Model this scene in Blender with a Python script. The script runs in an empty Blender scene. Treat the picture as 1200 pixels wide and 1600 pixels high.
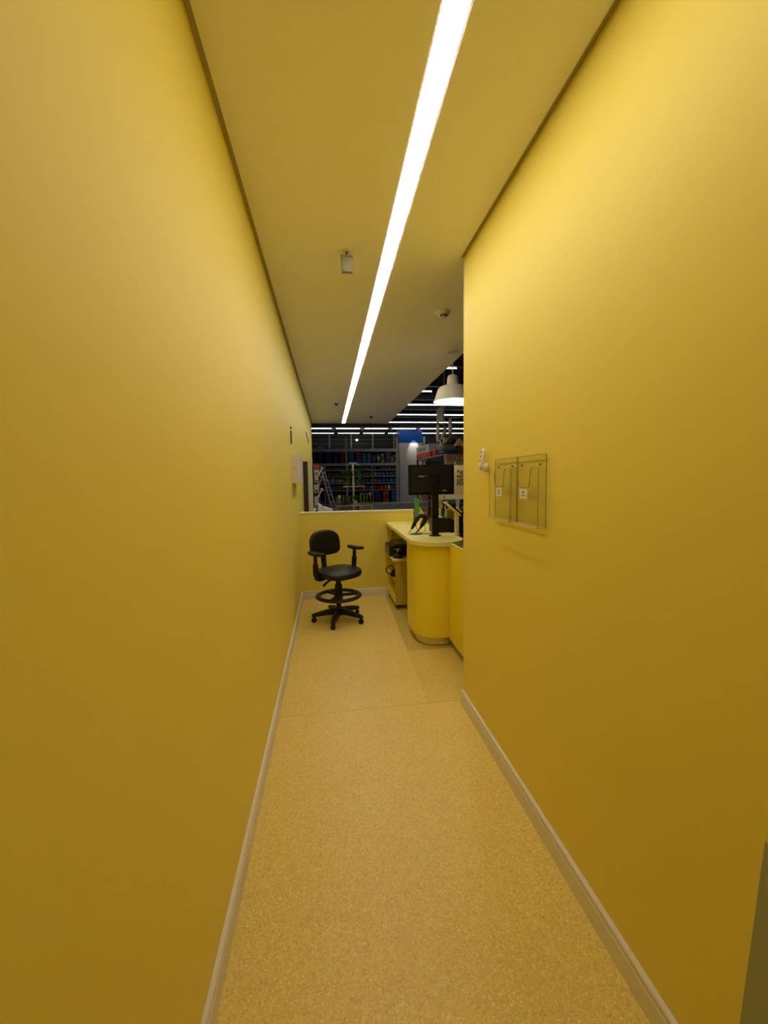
import bpy, bmesh, math, random
from mathutils import Vector, Matrix
random.seed(7)
scn = bpy.context.scene
COL = scn.collection
PI = math.pi

# ------------------------------------------------------------------ camera
EYE = 1.55
CR = Vector((0.9904443, -0.1370465, -0.0154399))      # right
CU = Vector((0.0267516, 0.0810852, 0.9963481))        # up
CF = Vector((0.1352940, 0.9872403, -0.0839766))       # forward
FPX = 626.54
cd = bpy.data.cameras.new('camera')
cam = bpy.data.objects.new('camera', cd); COL.objects.link(cam)
cd.sensor_fit = 'HORIZONTAL'; cd.sensor_width = 36.0; cd.lens = FPX * 36.0 / 1200.0
cd.clip_start = 0.02; cd.clip_end = 100
mw = Matrix.Identity(4)
for i, v in enumerate((CR, CU, -CF)):
    for j in range(3): mw[j][i] = v[j]
mw[2][3] = EYE
cam.matrix_world = mw
scn.camera = cam

# ------------------------------------------------------------------ light set-up
w = bpy.data.worlds.new('world'); scn.world = w; w.use_nodes = True
w.node_tree.nodes['Background'].inputs[0].default_value = (0.6, 0.7, 1.0, 1)
w.node_tree.nodes['Background'].inputs[1].default_value = 0.004
scn.view_settings.view_transform = 'Standard'
scn.view_settings.look = 'None'
scn.view_settings.gamma = 1.0
scn.view_settings.use_curve_mapping = False
scn.view_settings.exposure = 0.70
STRIP = 12.5        # corridor LED profile
TUBE = 7.0         # shop ceiling tubes
PEND = 60.0        # pendant bulb

# ------------------------------------------------------------------ room measures (metres)
XL, XR = -0.377, 0.877
H = 2.913
YF = 5.193         # low wall
YR = 2.531         # end of the right wall
YC = 10.056        # end of the corridor ceiling
XC = 1.515         # right edge of the corridor ceiling past the wall
YB = -1.7

def W(u, v, Y):
    """point at depth Y that is seen at (u, v) of the photograph -> (x, z)"""
    d = CR * ((u - 600) / FPX) - CU * ((v - 800) / FPX) + CF
    t = Y / d.y
    return d.x * t, EYE + d.z * t

# ------------------------------------------------------------------ materials
MATS = {}
def mat(name, col, rough=0.5, metal=0.0, spec=0.5, emit=None, es=0.0, var=0.0, vscale=4.0, bump=0.0, bscale=200.0, coat=0.0):
    if name in MATS: return MATS[name]
    m = bpy.data.materials.new(name); m.use_nodes = True
    nt = m.node_tree; b = nt.nodes['Principled BSDF']
    b.inputs['Base Color'].default_value = (*col, 1)
    b.inputs['Roughness'].default_value = rough
    b.inputs['Metallic'].default_value = metal
    b.inputs['Specular IOR Level'].default_value = spec
    b.inputs['Coat Weight'].default_value = coat
    tc = nt.nodes.new('ShaderNodeTexCoord')
    if var > 0:
        n = nt.nodes.new('ShaderNodeTexNoise'); n.inputs['Scale'].default_value = vscale; n.inputs['Detail'].default_value = 4
        mx = nt.nodes.new('ShaderNodeMix'); mx.data_type = 'RGBA'
        mx.inputs[6].default_value = (*[c * (1 - var) for c in col], 1)
        mx.inputs[7].default_value = (*[min(1, c * (1 + var)) for c in col], 1)
        nt.links.new(tc.outputs['Object'], n.inputs['Vector'])
        nt.links.new(n.outputs['Fac'], mx.inputs[0]); nt.links.new(mx.outputs[2], b.inputs['Base Color'])
    if bump > 0:
        n2 = nt.nodes.new('ShaderNodeTexNoise'); n2.inputs['Scale'].default_value = bscale
        bp = nt.nodes.new('ShaderNodeBump'); bp.inputs['Strength'].default_value = bump; bp.inputs['Distance'].default_value = 0.002
        nt.links.new(tc.outputs['Object'], n2.inputs['Vector']); nt.links.new(n2.outputs['Fac'], bp.inputs['Height'])
        nt.links.new(bp.outputs['Normal'], b.inputs['Normal'])
    if emit:
        b.inputs['Emission Color'].default_value = (*emit, 1); b.inputs['Emission Strength'].default_value = es
    MATS[name] = m
    return m

YEL = (0.88, 0.715, 0.12)
M_wall = mat('yellow_wall_paint', YEL, 0.55, spec=0.3, var=0.015, vscale=1.5, bump=0.08, bscale=350)
M_lam = mat('yellow_laminate', (0.92, 0.74, 0.035), 0.38, spec=0.4, var=0.015, vscale=3)
M_lamtop = mat('yellow_worktop_laminate', (0.88, 0.76, 0.22), 0.42, spec=0.4, var=0.02, vscale=6)
M_edge = mat('cream_edge_band', (0.86, 0.74, 0.38), 0.4)
M_ceil = mat('white_plaster_ceiling', (0.96, 0.92, 0.98), 0.85, spec=0.2, var=0.012, vscale=1.2)
M_gap = mat('shadow_gap_metal', (0.50, 0.44, 0.28), 0.6)
M_skirt = mat('white_skirting_paint', (0.80, 0.74, 0.62), 0.42, var=0.03, vscale=6)
M_black = mat('black_plastic', (0.012, 0.010, 0.008), 0.45, spec=0.35)
M_vinylblk = mat('black_leatherette', (0.012, 0.011, 0.008), 0.48, spec=0.32, bump=0.25, bscale=300)
M_dark = mat('dark_grey_plastic', (0.05, 0.048, 0.045), 0.5)
M_white = mat('white_plastic', (0.78, 0.75, 0.70), 0.4)
M_whitebox = mat('off_white_metal_box', (0.74, 0.68, 0.60), 0.42)
M_grey = mat('grey_metal', (0.42, 0.43, 0.44), 0.4, metal=0.3)
M_shelf = mat('grey_painted_shelf', (0.52, 0.54, 0.54), 0.45)
M_alu = mat('ladder_aluminium', (0.45, 0.46, 0.50), 0.35, metal=0.6)
M_chrome = mat('chrome', (0.75, 0.75, 0.72), 0.18, metal=1.0)
M_storefloor = mat('shop_grey_floor', (0.45, 0.45, 0.43), 0.4, var=0.04, vscale=3)
M_storeblk = mat('shop_black_ceiling', (0.012, 0.012, 0.015), 0.8, var=0.2, vscale=2)
M_storewall = mat('shop_dark_wall', (0.018, 0.019, 0.016), 0.7, var=0.2, vscale=2)
M_colw = mat('column_pale_panel', (0.72, 0.70, 0.64), 0.5, var=0.02, vscale=2)
M_colb = mat('column_blue_panel', (0.001, 0.095, 0.42), 0.4, spec=0.3)
M_brown = mat('dark_brown_panel', (0.030, 0.018, 0.010), 0.6)
M_strip = mat('led_diffuser', (0.9, 0.9, 0.9), 0.5, emit=(1.0, 0.95, 0.87), es=STRIP)
M_tube = mat('shop_tube_glow', (0.9, 0.9, 0.9), 0.5, emit=(1.0, 0.93, 0.90), es=TUBE)
M_bulb = mat('bulb_glow', (0.9, 0.9, 0.9), 0.5, emit=(1.0, 0.90, 0.78), es=PEND)
M_ltgreen = mat('pale_green_grey_laminate', (0.34, 0.36, 0.22), 0.5)
M_paper = mat('paper_label', (0.82, 0.78, 0.66), 0.6)
M_ink = mat('dark_ink', (0.05, 0.035, 0.02), 0.6)
M_leaf = mat('green_leaves', (0.06, 0.17, 0.025), 0.55, var=0.5, vscale=30)
M_leafp = mat('pale_green_leaves', (0.14, 0.20, 0.07), 0.55, var=0.4, vscale=30)
M_wood = mat('brown_wood', (0.10, 0.055, 0.025), 0.6, var=0.2, vscale=10)

def colmat(rgb, rough=0.45):
    n = 'print_%02x%02x%02x' % tuple(int(255 * min(1, c)) for c in rgb)
    return mat(n, rgb, rough, var=0.12, vscale=8)

# clear acrylic
M_acr = bpy.data.materials.new('clear_acrylic'); M_acr.use_nodes = True
nt = M_acr.node_tree; nt.nodes.clear()
o_ = nt.nodes.new('ShaderNodeOutputMaterial'); mx = nt.nodes.new('ShaderNodeMixShader')
tr = nt.nodes.new('ShaderNodeBsdfTransparent'); tr.inputs[0].default_value = (0.962, 0.962, 0.95, 1)
gl = nt.nodes.new('ShaderNodeBsdfGlossy'); gl.inputs['Roughness'].default_value = 0.06
lw = nt.nodes.new('ShaderNodeLayerWeight'); lw.inputs[0].default_value = 0.35
fr = nt.nodes.new('ShaderNodeMath'); fr.operation = 'MULTIPLY'; fr.inputs[1].default_value = 0.10; nt.links.new(lw.outputs['Facing'], fr.inputs[0])
nt.links.new(fr.outputs[0], mx.inputs[0]); nt.links.new(tr.outputs[0], mx.inputs[1]); nt.links.new(gl.outputs[0], mx.inputs[2])
nt.links.new(mx.outputs[0], o_.inputs[0])
M_acredge = mat('acrylic_cut_edge', (0.30, 0.23, 0.06), 0.3)
M_acrlite = mat('acrylic_bright_edge', (0.75, 0.70, 0.50), 0.25)

# speckled vinyl floor with sheet seams
M_floor = bpy.data.materials.new('speckled_vinyl'); M_floor.use_nodes = True
nt = M_floor.node_tree; b = nt.nodes['Principled BSDF']; L = nt.links.new
tc = nt.nodes.new('ShaderNodeTexCoord')
def vor(scale, rnd=1.0):
    v = nt.nodes.new('ShaderNodeTexVoronoi'); v.inputs['Scale'].default_value = scale; v.inputs['Randomness'].default_value = rnd
    L(tc.outputs['Object'], v.inputs['Vector']); return v
v1 = vor(195); v2 = vor(110)
sep = nt.nodes.new('ShaderNodeSeparateColor'); L(v1.outputs['Color'], sep.inputs[0])
ramp = nt.nodes.new('ShaderNodeValToRGB'); L(sep.outputs[0], ramp.inputs[0])
e = ramp.color_ramp.elements
e[0].position = 0.0; e[0].color = (0.68, 0.48, 0.12, 1)
e[1].position = 1.0; e[1].color = (0.95, 0.80, 0.42, 1)
for p_, c_ in ((0.12, (0.80, 0.575, 0.125, 1)), (0.5, (0.85, 0.625, 0.145, 1)), (0.86, (0.89, 0.665, 0.165, 1)), (0.95, (0.93, 0.725, 0.22, 1))):
    q = e.new(p_); q.color = c_
sep2 = nt.nodes.new('ShaderNodeSeparateColor'); L(v2.outputs['Color'], sep2.inputs[0])
r2 = nt.nodes.new('ShaderNodeValToRGB'); L(sep2.outputs[1], r2.inputs[0])
r2.color_ramp.elements[0].color = (0.93, 0.93, 0.93, 1); r2.color_ramp.elements[1].color = (1.05, 1.05, 1.05, 1)
no = nt.nodes.new('ShaderNodeTexNoise'); no.inputs['Scale'].default_value = 1.6; no.inputs['Detail'].default_value = 5
L(tc.outputs['Object'], no.inputs['Vector'])
r3 = nt.nodes.new('ShaderNodeValToRGB'); L(no.outputs['Fac'], r3.inputs[0])
r3.color_ramp.elements[0].color = (0.93, 0.92, 0.90, 1); r3.color_ramp.elements[1].color = (1.05, 1.05, 1.05, 1)
def mul(a, c):
    m = nt.nodes.new('ShaderNodeMix'); m.data_type = 'RGBA'; m.blend_type = 'MULTIPLY'; m.inputs[0].default_value = 1
    L(a, m.inputs[6]); L(c, m.inputs[7]); return m.outputs[2]
col = mul(mul(ramp.outputs[0], r2.outputs[0]), r3.outputs[0])
# duller olive tone on the floor along the counter, stronger past the far seam
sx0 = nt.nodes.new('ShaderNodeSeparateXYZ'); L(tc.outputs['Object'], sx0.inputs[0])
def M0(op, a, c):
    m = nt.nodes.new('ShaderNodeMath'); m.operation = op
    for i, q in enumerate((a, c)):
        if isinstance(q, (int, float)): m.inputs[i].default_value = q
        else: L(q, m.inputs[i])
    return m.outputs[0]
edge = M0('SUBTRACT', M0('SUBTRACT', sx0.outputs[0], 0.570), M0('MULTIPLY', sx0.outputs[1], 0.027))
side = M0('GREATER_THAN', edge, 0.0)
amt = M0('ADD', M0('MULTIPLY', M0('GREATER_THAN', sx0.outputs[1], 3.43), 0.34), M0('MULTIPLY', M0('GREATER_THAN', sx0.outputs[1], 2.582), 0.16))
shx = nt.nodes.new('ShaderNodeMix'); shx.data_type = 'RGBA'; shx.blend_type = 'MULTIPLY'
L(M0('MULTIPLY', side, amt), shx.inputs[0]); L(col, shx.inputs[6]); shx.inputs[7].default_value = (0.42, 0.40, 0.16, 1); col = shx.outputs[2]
# two thin welded seams across the corridor
sx = nt.nodes.new('ShaderNodeSeparateXYZ'); L(tc.outputs['Object'], sx.inputs[0])
def M1(op, a, c):
    m = nt.nodes.new('ShaderNodeMath'); m.operation = op
    for i, q in enumerate((a, c)):
        if isinstance(q, (int, float)): m.inputs[i].default_value = q
        else: L(q, m.inputs[i])
    return m.outputs[0]
def seam(y, wd):
    return M1('LESS_THAN', M1('ABSOLUTE', M1('SUBTRACT', sx.outputs[1], y), 0), wd)
sm = M1('MAXIMUM', seam(2.582, 0.0028), M1('MULTIPLY', seam(3.43, 0.003), 0.5))
sm = M1('MULTIPLY', sm, M1('MULTIPLY', no.outputs['Fac'], 0.85))
mm = nt.nodes.new('ShaderNodeMix'); mm.data_type = 'RGBA'; L(sm, mm.inputs[0]); L(col, mm.inputs[6]); mm.inputs[7].default_value = (0.22, 0.15, 0.06, 1)
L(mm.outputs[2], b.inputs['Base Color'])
b.inputs['Roughness'].default_value = 0.42; b.inputs['Specular IOR Level'].default_value = 0.4

# ------------------------------------------------------------------ mesh helpers
class MB:
    def __init__(s): s.bm = bmesh.new()
    def box(s, x0, x1, y0, y1, z0, z1, bev=0.0, M=None):
        r = bmesh.ops.create_cube(s.bm, size=1.0)
        vs = r['verts']
        for v in vs:
            v.co = Vector(((x0 + x1) / 2 + v.co.x * (x1 - x0), (y0 + y1) / 2 + v.co.y * (y1 - y0), (z0 + z1) / 2 + v.co.z * (z1 - z0)))
        if bev > 0:
            es = list({e for v in vs for e in v.link_edges})
            r2 = bmesh.ops.bevel(s.bm, geom=es, offset=bev, segments=2, affect='EDGES', profile=0.7)
            vs = list({v for f in r2['faces'] for v in f.verts} | {v for v in vs if v.is_valid})
        if M is not None:
            for v in vs: v.co = M @ v.co
        return s
    def prism(s, pts, axis, a0, a1):
        """pts: 2-D outline; axis: extrusion axis 'x','y','z'"""
        def P(p, a):
            return {'x': (a, p[0], p[1]), 'y': (p[0], a, p[1]), 'z': (p[0], p[1], a)}[axis]
        A = [s.bm.verts.new(P(p, a0)) for p in pts]; B = [s.bm.verts.new(P(p, a1)) for p in pts]
        n = len(pts)
        s.bm.faces.new(A); s.bm.faces.new(B[::-1])
        for i in range(n): s.bm.faces.new((A[i], A[(i + 1) % n], B[(i + 1) % n], B[i]))
        return s
    def rings(s, rs, cap0=True, cap1=True, closed=True):
        R = [[s.bm.verts.new(p) for p in r] for r in rs]
        n = len(R[0])
        for a, c in zip(R, R[1:]):
            for i in range(n if closed else n - 1):
                s.bm.faces.new((a[i], a[(i + 1) % n], c[(i + 1) % n], c[i]))
        if cap0: s.bm.faces.new(R[0][::-1])
        if cap1: s.bm.faces.new(R[-1])
        return s
    def lathe(s, prof, c=(0, 0, 0), n=32, cap0=True, cap1=True, M=None):
        rs = []
        for r, z in prof:
            ring = [Vector((c[0] + r * math.cos(2 * PI * i / n), c[1] + r * math.sin(2 * PI * i / n), c[2] + z)) for i in range(n)]
            if M is not None: ring = [M @ p for p in ring]
            rs.append(ring)
        return s.rings(rs, cap0, cap1)
    def tube(s, pts, rad, n=12, closed=False):
        pts = [Vector(p) for p in pts]; N = len(pts)
        rr = rad if isinstance(rad, (list, tuple)) else [rad] * N
        rs = []; prev = None
        for i, p in enumerate(pts):
            if closed: t = pts[(i + 1) % N] - pts[i - 1]
            else: t = pts[min(i + 1, N - 1)] - pts[max(i - 1, 0)]
            t.normalize()
            up = prev if prev is not None else (Vector((0, 0, 1)) if abs(t.z) < 0.9 else Vector((1, 0, 0)))
            a = (up - t * up.dot(t)).normalized(); c = t.cross(a); prev = a
            rs.append([p + (a * math.cos(2 * PI * k / n) + c * math.sin(2 * PI * k / n)) * rr[i] for k in range(n)])
        if closed: rs.append(rs[0][:]); return s.rings(rs, False, False)
        return s.rings(rs)
    def build(s, name, m, parent=None, smooth=False, M=None):
        if M is not None:
            for v in s.bm.verts: v.co = M @ v.co
        bmesh.ops.recalc_face_normals(s.bm, faces=s.bm.faces[:])
        me = bpy.data.meshes.new(name); s.bm.to_mesh(me); s.bm.free()
        me.materials.append(m)
        if smooth:
            for p in me.polygons: p.use_smooth = True
            try: me.set_sharp_from_angle(angle=math.radians(40))
            except Exception: pass
        o = bpy.data.objects.new(name, me); COL.objects.link(o)
        if parent: o.parent = parent
        return o

def ident(o, label=None, cat=None, group=None, kind=None):
    if label: o['label'] = label
    if cat: o['category'] = cat
    if group: o['group'] = group
    if kind: o['kind'] = kind
    return o
def empty(name, loc, label, cat, group=None, rz=0.0):
    o = bpy.data.objects.new(name, None); COL.objects.link(o)
    o.location = loc; o.rotation_euler = (0, 0, rz); o.empty_display_size = 0.05
    return ident(o, label, cat, group)
def struct(mb, name, m, **k):
    return ident(mb.build(name, m, **k), kind='structure')
def sup(a, bt, bb, pt, pb, n=40):
    """super-ellipse outline; separate upper and lower half"""
    out = []
    for i in range(n):
        t = 2 * PI * i / n; c, s_ = math.cos(t), math.sin(t)
        p, bb_ = (pt, bt) if s_ >= 0 else (pb, bb)
        out.append((a * math.copysign(abs(c) ** (2 / p), c), bb_ * math.copysign(abs(s_) ** (2 / p), s_)))
    return out
def pad(mb, outl, t, edge, f):
    """cushion: outline scaled at several levels, mapped by f(x, y, level)"""
    ax = max(abs(p[0]) for p in outl); ay = max(abs(p[1]) for p in outl)
    rs = []
    for k in range(7):
        a = PI * k / 6 - PI / 2
        off = t / 2 * math.sin(a); ins = edge * (1 - math.cos(a)) ** 1.3
        rs.append([f(p[0] * (1 - ins / ax), p[1] * (1 - ins / ay), off) for p in outl])
    # domed caps
    lo = [f(p[0] * 0.55, p[1] * 0.55, -t / 2 - t * 0.03) for p in outl]
    hi = [f(p[0] * 0.55, p[1] * 0.55, t / 2 + t * 0.05) for p in outl]
    return mb.rings([lo] + rs + [hi])
def text(body, name, m, parent, size, Mx, ext=0.0006, align='LEFT'):
    c = bpy.data.curves.new(name, 'FONT'); c.body = body; c.size = size; c.extrude = ext; c.align_x = align; c.resolution_u = 3; c.offset = size * 0.028
    c.materials.append(m)
    tmp = bpy.data.objects.new('tmp_text', c); COL.objects.link(tmp)
    bpy.context.view_layer.update()
    me = bpy.data.meshes.new_from_object(tmp.evaluated_get(bpy.context.evaluated_depsgraph_get()))
    bpy.data.objects.remove(tmp)
    me.name = name
    if not me.materials: me.materials.append(m)
    o = bpy.data.objects.new(name, me); COL.objects.link(o)
    o.parent = parent; o.matrix_local = Mx
    return o
ORD = ['first', 'second', 'third', 'fourth', 'fifth', 'sixth', 'seventh', 'eighth', 'ninth', 'tenth', 'eleventh', 'twelfth', 'thirteenth']

# ================================================================== STRUCTURE
GAP = 0.022
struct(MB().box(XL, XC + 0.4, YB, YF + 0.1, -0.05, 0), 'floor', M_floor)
mb = MB(); mb.box(-9, 14, YF + 0.1, 24, -0.05, 0); mb.box(XC + 0.4, 14, YB, YF + 0.1, -0.05, 0)
struct(mb, 'floor_shop', M_storefloor)
struct(MB().box(XL - 0.15, XL, YB, YC, 0, H + 0.25), 'wall_left', M_wall)
struct(MB().box(XR, XR + 0.16, YB, YR, 0, H + 0.25), 'wall_right', M_wall)
struct(MB().box(XL, XR, YB - 0.1, YB, 0, H + 0.25), 'wall_back', M_wall)
struct(MB().box(XL, 1.105, YF, YF + 0.11, 0, 1.108), 'wall_front', M_wall)
struct(MB().box(XL, 1.115, YF - 0.006, YF + 0.116, 1.108, 1.130, 0.003), 'trim_1', M_edge)
# ceiling with the recessed lamp slot and a shadow gap along both walls
S0, S1 = 0.358, 0.450
struct(MB().box(XL + GAP, S0, YB, YC, H, H + 0.10), 'ceiling', M_ceil)
mb = MB()
mb.box(S1, XR - GAP, YB, YR, H, H + 0.10); mb.box(S1, XC, YR, YC, H, H + 0.10)
mb.box(S0, S1, YC - 0.03, YC, H, H + 0.10); mb.box(S0, S1, YB, 0.45, H, H + 0.10)
struct(mb, 'ceiling_right', M_ceil)
mb = MB(); mb.box(XL, XL + GAP, YB, YC, H + 0.010, H + 0.06); mb.box(XR - GAP, XR, YB, YR, H + 0.010, H + 0.05)
mb.box(XR - GAP - 0.001, XR - GAP + 0.001, YB, YR + 0.012, H - 0.002, H + 0.05)
struct(mb, 'trim_2', M_gap)
# skirting boards (profiled)
def skirt(x_wall, sgn, y0, y1, name):
    prof = [(0, 0), (0.016, 0), (0.016, 0.074), (0.0125, 0.080), (0.0125, 0.083), (0.015, 0.085), (0.015, 0.097), (0.011, 0.102), (0, 0.102)]
    struct(MB().prism([(x_wall + sgn * p[0], p[1]) for p in prof], 'y', y0, y1), name, M_skirt)
skirt(XL, 1, YB, YF, 'baseboard_left')
skirt(XR, -1, 0.70, YR + 0.012, 'baseboard_right')
prof = [(0, 0), (0.016, 0), (0.016, 0.074), (0.0125, 0.080), (0.0125, 0.083), (0.015, 0.085), (0.015, 0.097), (0.011, 0.102), (0, 0.102)]
struct(MB().prism([(YF - p[0], p[1]) for p in prof], 'x', XL + 0.016, 0.755), 'baseboard_front', M_skirt)
# corner bead at the end of the right wall, door casing near the camera
struct(MB().box(XR - 0.0015, XR + 0.012, YR - 0.001, YR + 0.004, 0, H), 'trim_3', M_edge)
lb = MB().prism([(0.50, 0.0), (0.690, 0.0), (0.647, 0.80), (0.46, 0.80)], 'x', XR - 0.014, XR - 0.001).build('leaning_board', M_ltgreen)
ident(lb, 'pale grey green board leaning on the right wall at the very edge of the view', 'board')
# shop shell
struct(MB().box(-9, 14, YC + 0.0, 24, 5.3, 5.4).box(XC + 0.4, 14, YB, YC, 5.3, 5.4), 'ceiling_shop', M_storeblk)
struct(MB().box(-9, 14, 19.6, 19.7, 0, 5.3), 'wall_shop_front', M_storewall)
struct(MB().box(14, 14.1, YB, 19.6, 0, 5.3), 'wall_shop_right', M_storewall)
struct(MB().box(-9.1, -9, YC, 19.6, 0, 5.3), 'wall_shop_left', M_storewall)
# window-like dark wall grid: mullions
mb = MB()
for u in (514.7, 548.7, 582.3, 615.5):
    x, z = W(u, 690, 19.5); mb.box(x - 0.03, x + 0.03, 19.5, 19.6, 0, 3.72)
for v in (680.5, 686.5, 693):
    x, z = W(550, v, 19.55); mb.box(-1.2, 3.4, 19.585, 19.6, z - 0.005, z + 0.005)
struct(mb, 'window_1', mat('dull_mullion', (0.30, 0.31, 0.30), 0.5))
# dark beams and ducts under the shop ceiling
mb = MB()
for y in (6.7, 8.7, 10.6, 12.4, 14.2, 16.0, 17.8): mb.box(-3, 9, y - 0.06, y + 0.06, 3.95, 4.1)
struct(mb, 'trim_4', mat('dark_steel_beam', (0.03, 0.03, 0.04), 0.6))

# ================================================================== CORRIDOR LAMP
t = empty('linear_ceiling_light', (0.404, 4.3, H), 'long white recessed light strip running down the middle of the corridor ceiling', 'ceiling light')
Mi = Matrix.Translation((-0.404, -4.3, -H))
MB().box(S0 + 0.008, S1 - 0.008, 0.46, YC - 0.035, H - 0.0008, H + 0.02).build('diffuser', M_strip, t, M=Mi)
mb = MB()
mb.box(S0 + 0.0005, S0 + 0.007, 0.46, YC - 0.035, H + 0.001, H + 0.05); mb.box(S1 - 0.007, S1 - 0.0005, 0.46, YC - 0.035, H + 0.001, H + 0.05)
mb.box(S0 + 0.007, S1 - 0.007, 0.46, YC - 0.035, H + 0.045, H + 0.05)
mb.build('profile', M_white, t, M=Mi)

# ================================================================== COUNTER
CX, CW, CYC = 0.99, 0.255, 3.66
def stadium(r, yc, yb, n=28, xa=None):
    pts = [(CX + r, yb), (CX - r, yb)]
    for i in range(n + 1):
        a = PI + PI * i / n
        pts.append((CX + r * math.cos(a), yc + r * math.sin(a)))
    return pts
cn = empty('service_counter', (CX, 3.7, 0), 'yellow laminate service counter with rounded end and cream edged top beside the right wall', 'counter')
Mi = Matrix.Translation((-CX, -3.7, 0))
MB().prism(stadium(CW, CYC, YF - 0.004), 'z', 0.938, 0.975).build('worktop', M_lamtop, cn, True, M=Mi)
n = 30; ring = [(CX + 0.225 * math.cos(PI + PI * i / n), 3.680 + 0.225 * math.sin(PI + PI * i / n)) for i in range(n + 1)]
MB().prism([(CX + 0.225, 3.93)] + [(CX - 0.225, 3.93)] + ring, 'z', 0.085, 0.926).build('curved_body', M_lam, cn, True, M=Mi)
ring = [(CX + 0.207 * math.cos(PI + PI * i / n), 3.675 + 0.207 * math.sin(PI + PI * i / n)) for i in range(n + 1)]
MB().prism([(CX + 0.207, 3.92)] + [(CX - 0.207, 3.92)] + ring, 'z', 0.926, 0.938).build('neck', M_lam, cn, True, M=Mi)
ring = [(CX + 0.19 * math.cos(PI + PI * i / n), 3.685 + 0.19 * math.sin(PI + PI * i / n)) for i in range(n + 1)]
MB().prism([(CX + 0.19, 3.92)] + [(CX - 0.19, 3.92)] + ring, 'z', 0.006, 0.085).build('plinth', M_edge, cn, True, M=Mi)
MB().box(1.195, 1.22, 3.93, YF - 0.004, 0.02, 0.938).build('back_panel', M_lam, cn, M=Mi)
MB().box(0.79, 0.808, YF - 0.04, YF - 0.022, 0.7, 0.938).box(0.79, 1.195, YF - 0.022, YF - 0.004, 0.62, 0.938).build('support_panel', M_lam, cn, M=Mi)

gt = empty('counter_side_panel', (1.07, 3.0, 0), 'flat yellow low panel joining the rounded counter to the right wall end', 'panel')
Mi = Matrix.Translation((-1.07, -3.0, 0))
MB().box(1.062, 1.082, YR + 0.01, 3.47, 0.075, 0.955).build('panel', M_lam, gt, M=Mi)
MB().box(1.060, 1.084, YR + 0.01, 3.47, 0.955, 0.962).build('edge_band', M_edge, gt, M=Mi)
MB().box(1.085, 1.10, YR + 0.01, 3.50, 0.0, 0.11).build('plinth', M_ltgreen, gt, M=Mi)
lc = empty('checkout_counter', (1.4, 3.0, 0), 'low olive checkout counter seen behind the flat yellow side panel', 'counter')
Mi = Matrix.Translation((-1.4, -3.0, 0))
MB().box(1.235, 1.85, YR + 0.02, 4.9, 0.02, 0.80).build('body', M_lam, lc, M=Mi)
MB().box(1.225, 1.88, YR + 0.01, 4.92, 0.80, 0.84, 0.004).build('worktop', mat('olive_laminate', (0.30, 0.27, 0.06), 0.5), lc, M=Mi)

# drawer unit under the counter
dc = empty('under_counter_cabinet', (0.95, 4.87, 0), 'open yellow shelf cabinet on castors tucked under the far end of the counter', 'cabinet')
Mi = Matrix.Translation((-0.95, -4.87, 0))
Y0, Y1, X0, X1 = 4.56, 5.165, 0.748, 1.18
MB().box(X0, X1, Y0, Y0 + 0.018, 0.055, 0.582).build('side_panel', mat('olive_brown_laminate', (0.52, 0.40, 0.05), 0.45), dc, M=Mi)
MB().box(X0, X1, Y1 - 0.018, Y1, 0.055, 0.582).build('side_panel', M_lam, dc, M=Mi)
MB().box(X1 - 0.012, X1, Y0 + 0.018, Y1 - 0.018, 0.055, 0.582).build('back_panel', M_lam, dc, M=Mi)
MB().box(X0 - 0.03, X1, Y0 - 0.02, Y1, 0.582, 0.602, 0.003).build('top_shelf', M_lamtop, dc, M=Mi)
MB().box(X0 + 0.004, X1 - 0.012, Y0 + 0.018, Y1 - 0.018, 0.325, 0.345).build('shelf', M_lam, dc, M=Mi)
MB().box(X0, X1 - 0.012, Y0 + 0.018, Y1 - 0.018, 0.055, 0.140).build('base_board', M_lam, dc, M=Mi)
for cx, cy in ((0.79, 4.62), (1.13, 4.62), (0.79, 5.1), (1.13, 5.1)):
    MB().lathe([(0.022, -0.009), (0.026, -0.006), (0.026, 0.006), (0.022, 0.009)], n=18, M=Matrix.Translation((cx, cy, 0.0265)) @ Matrix.Rotation(PI / 2, 4, 'X')).box(cx - 0.012, cx + 0.012, cy - 0.015, cy + 0.015, 0.045, 0.055).build('castor', M_dark, dc, True, M=Mi)

# cash drawer / keyboard on the cabinet's top shelf
bx = empty('cash_drawer', (0.9, 4.93, 0.602), 'black metal cash drawer on the shelf under the counter', 'cash drawer')
MB().box(-0.19, 0.19, -0.19, 0.17, 0, 0.125, 0.004).build('case', M_black, bx)
MB().box(-0.196, -0.1905, -0.18, 0.16, 0.012, 0.113, 0.002).build('drawer_front', mat('brown_grey_metal', (0.10, 0.075, 0.045), 0.4), bx)
MB().lathe([(0.008, 0), (0.008, 0.004)], n=14, M=Matrix.Translation((-0.196, -0.05, 0.08)) @ Matrix.Rotation(-PI / 2, 4, 'Y')).build('lock', M_chrome, bx, True)
kb = empty('keyboard', (0.88, 4.93, 0.728), 'grey keyboard with rows of keys lying on top of the cash drawer', 'keyboard')
MB().box(-0.11, 0.13, -0.175, 0.165, 0, 0.018, 0.004).build('case', M_dark, kb)
mb = MB()
for i in range(6):
    for j in range(10):
        mb.box(-0.100 + i * 0.038, -0.070 + i * 0.038, -0.165 + j * 0.033, -0.138 + j * 0.033, 0.018, 0.034 + i * 0.004, 0.003)
mb.build('keys', mat('grey_keys', (0.27, 0.27, 0.24), 0.5), kb)

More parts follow.
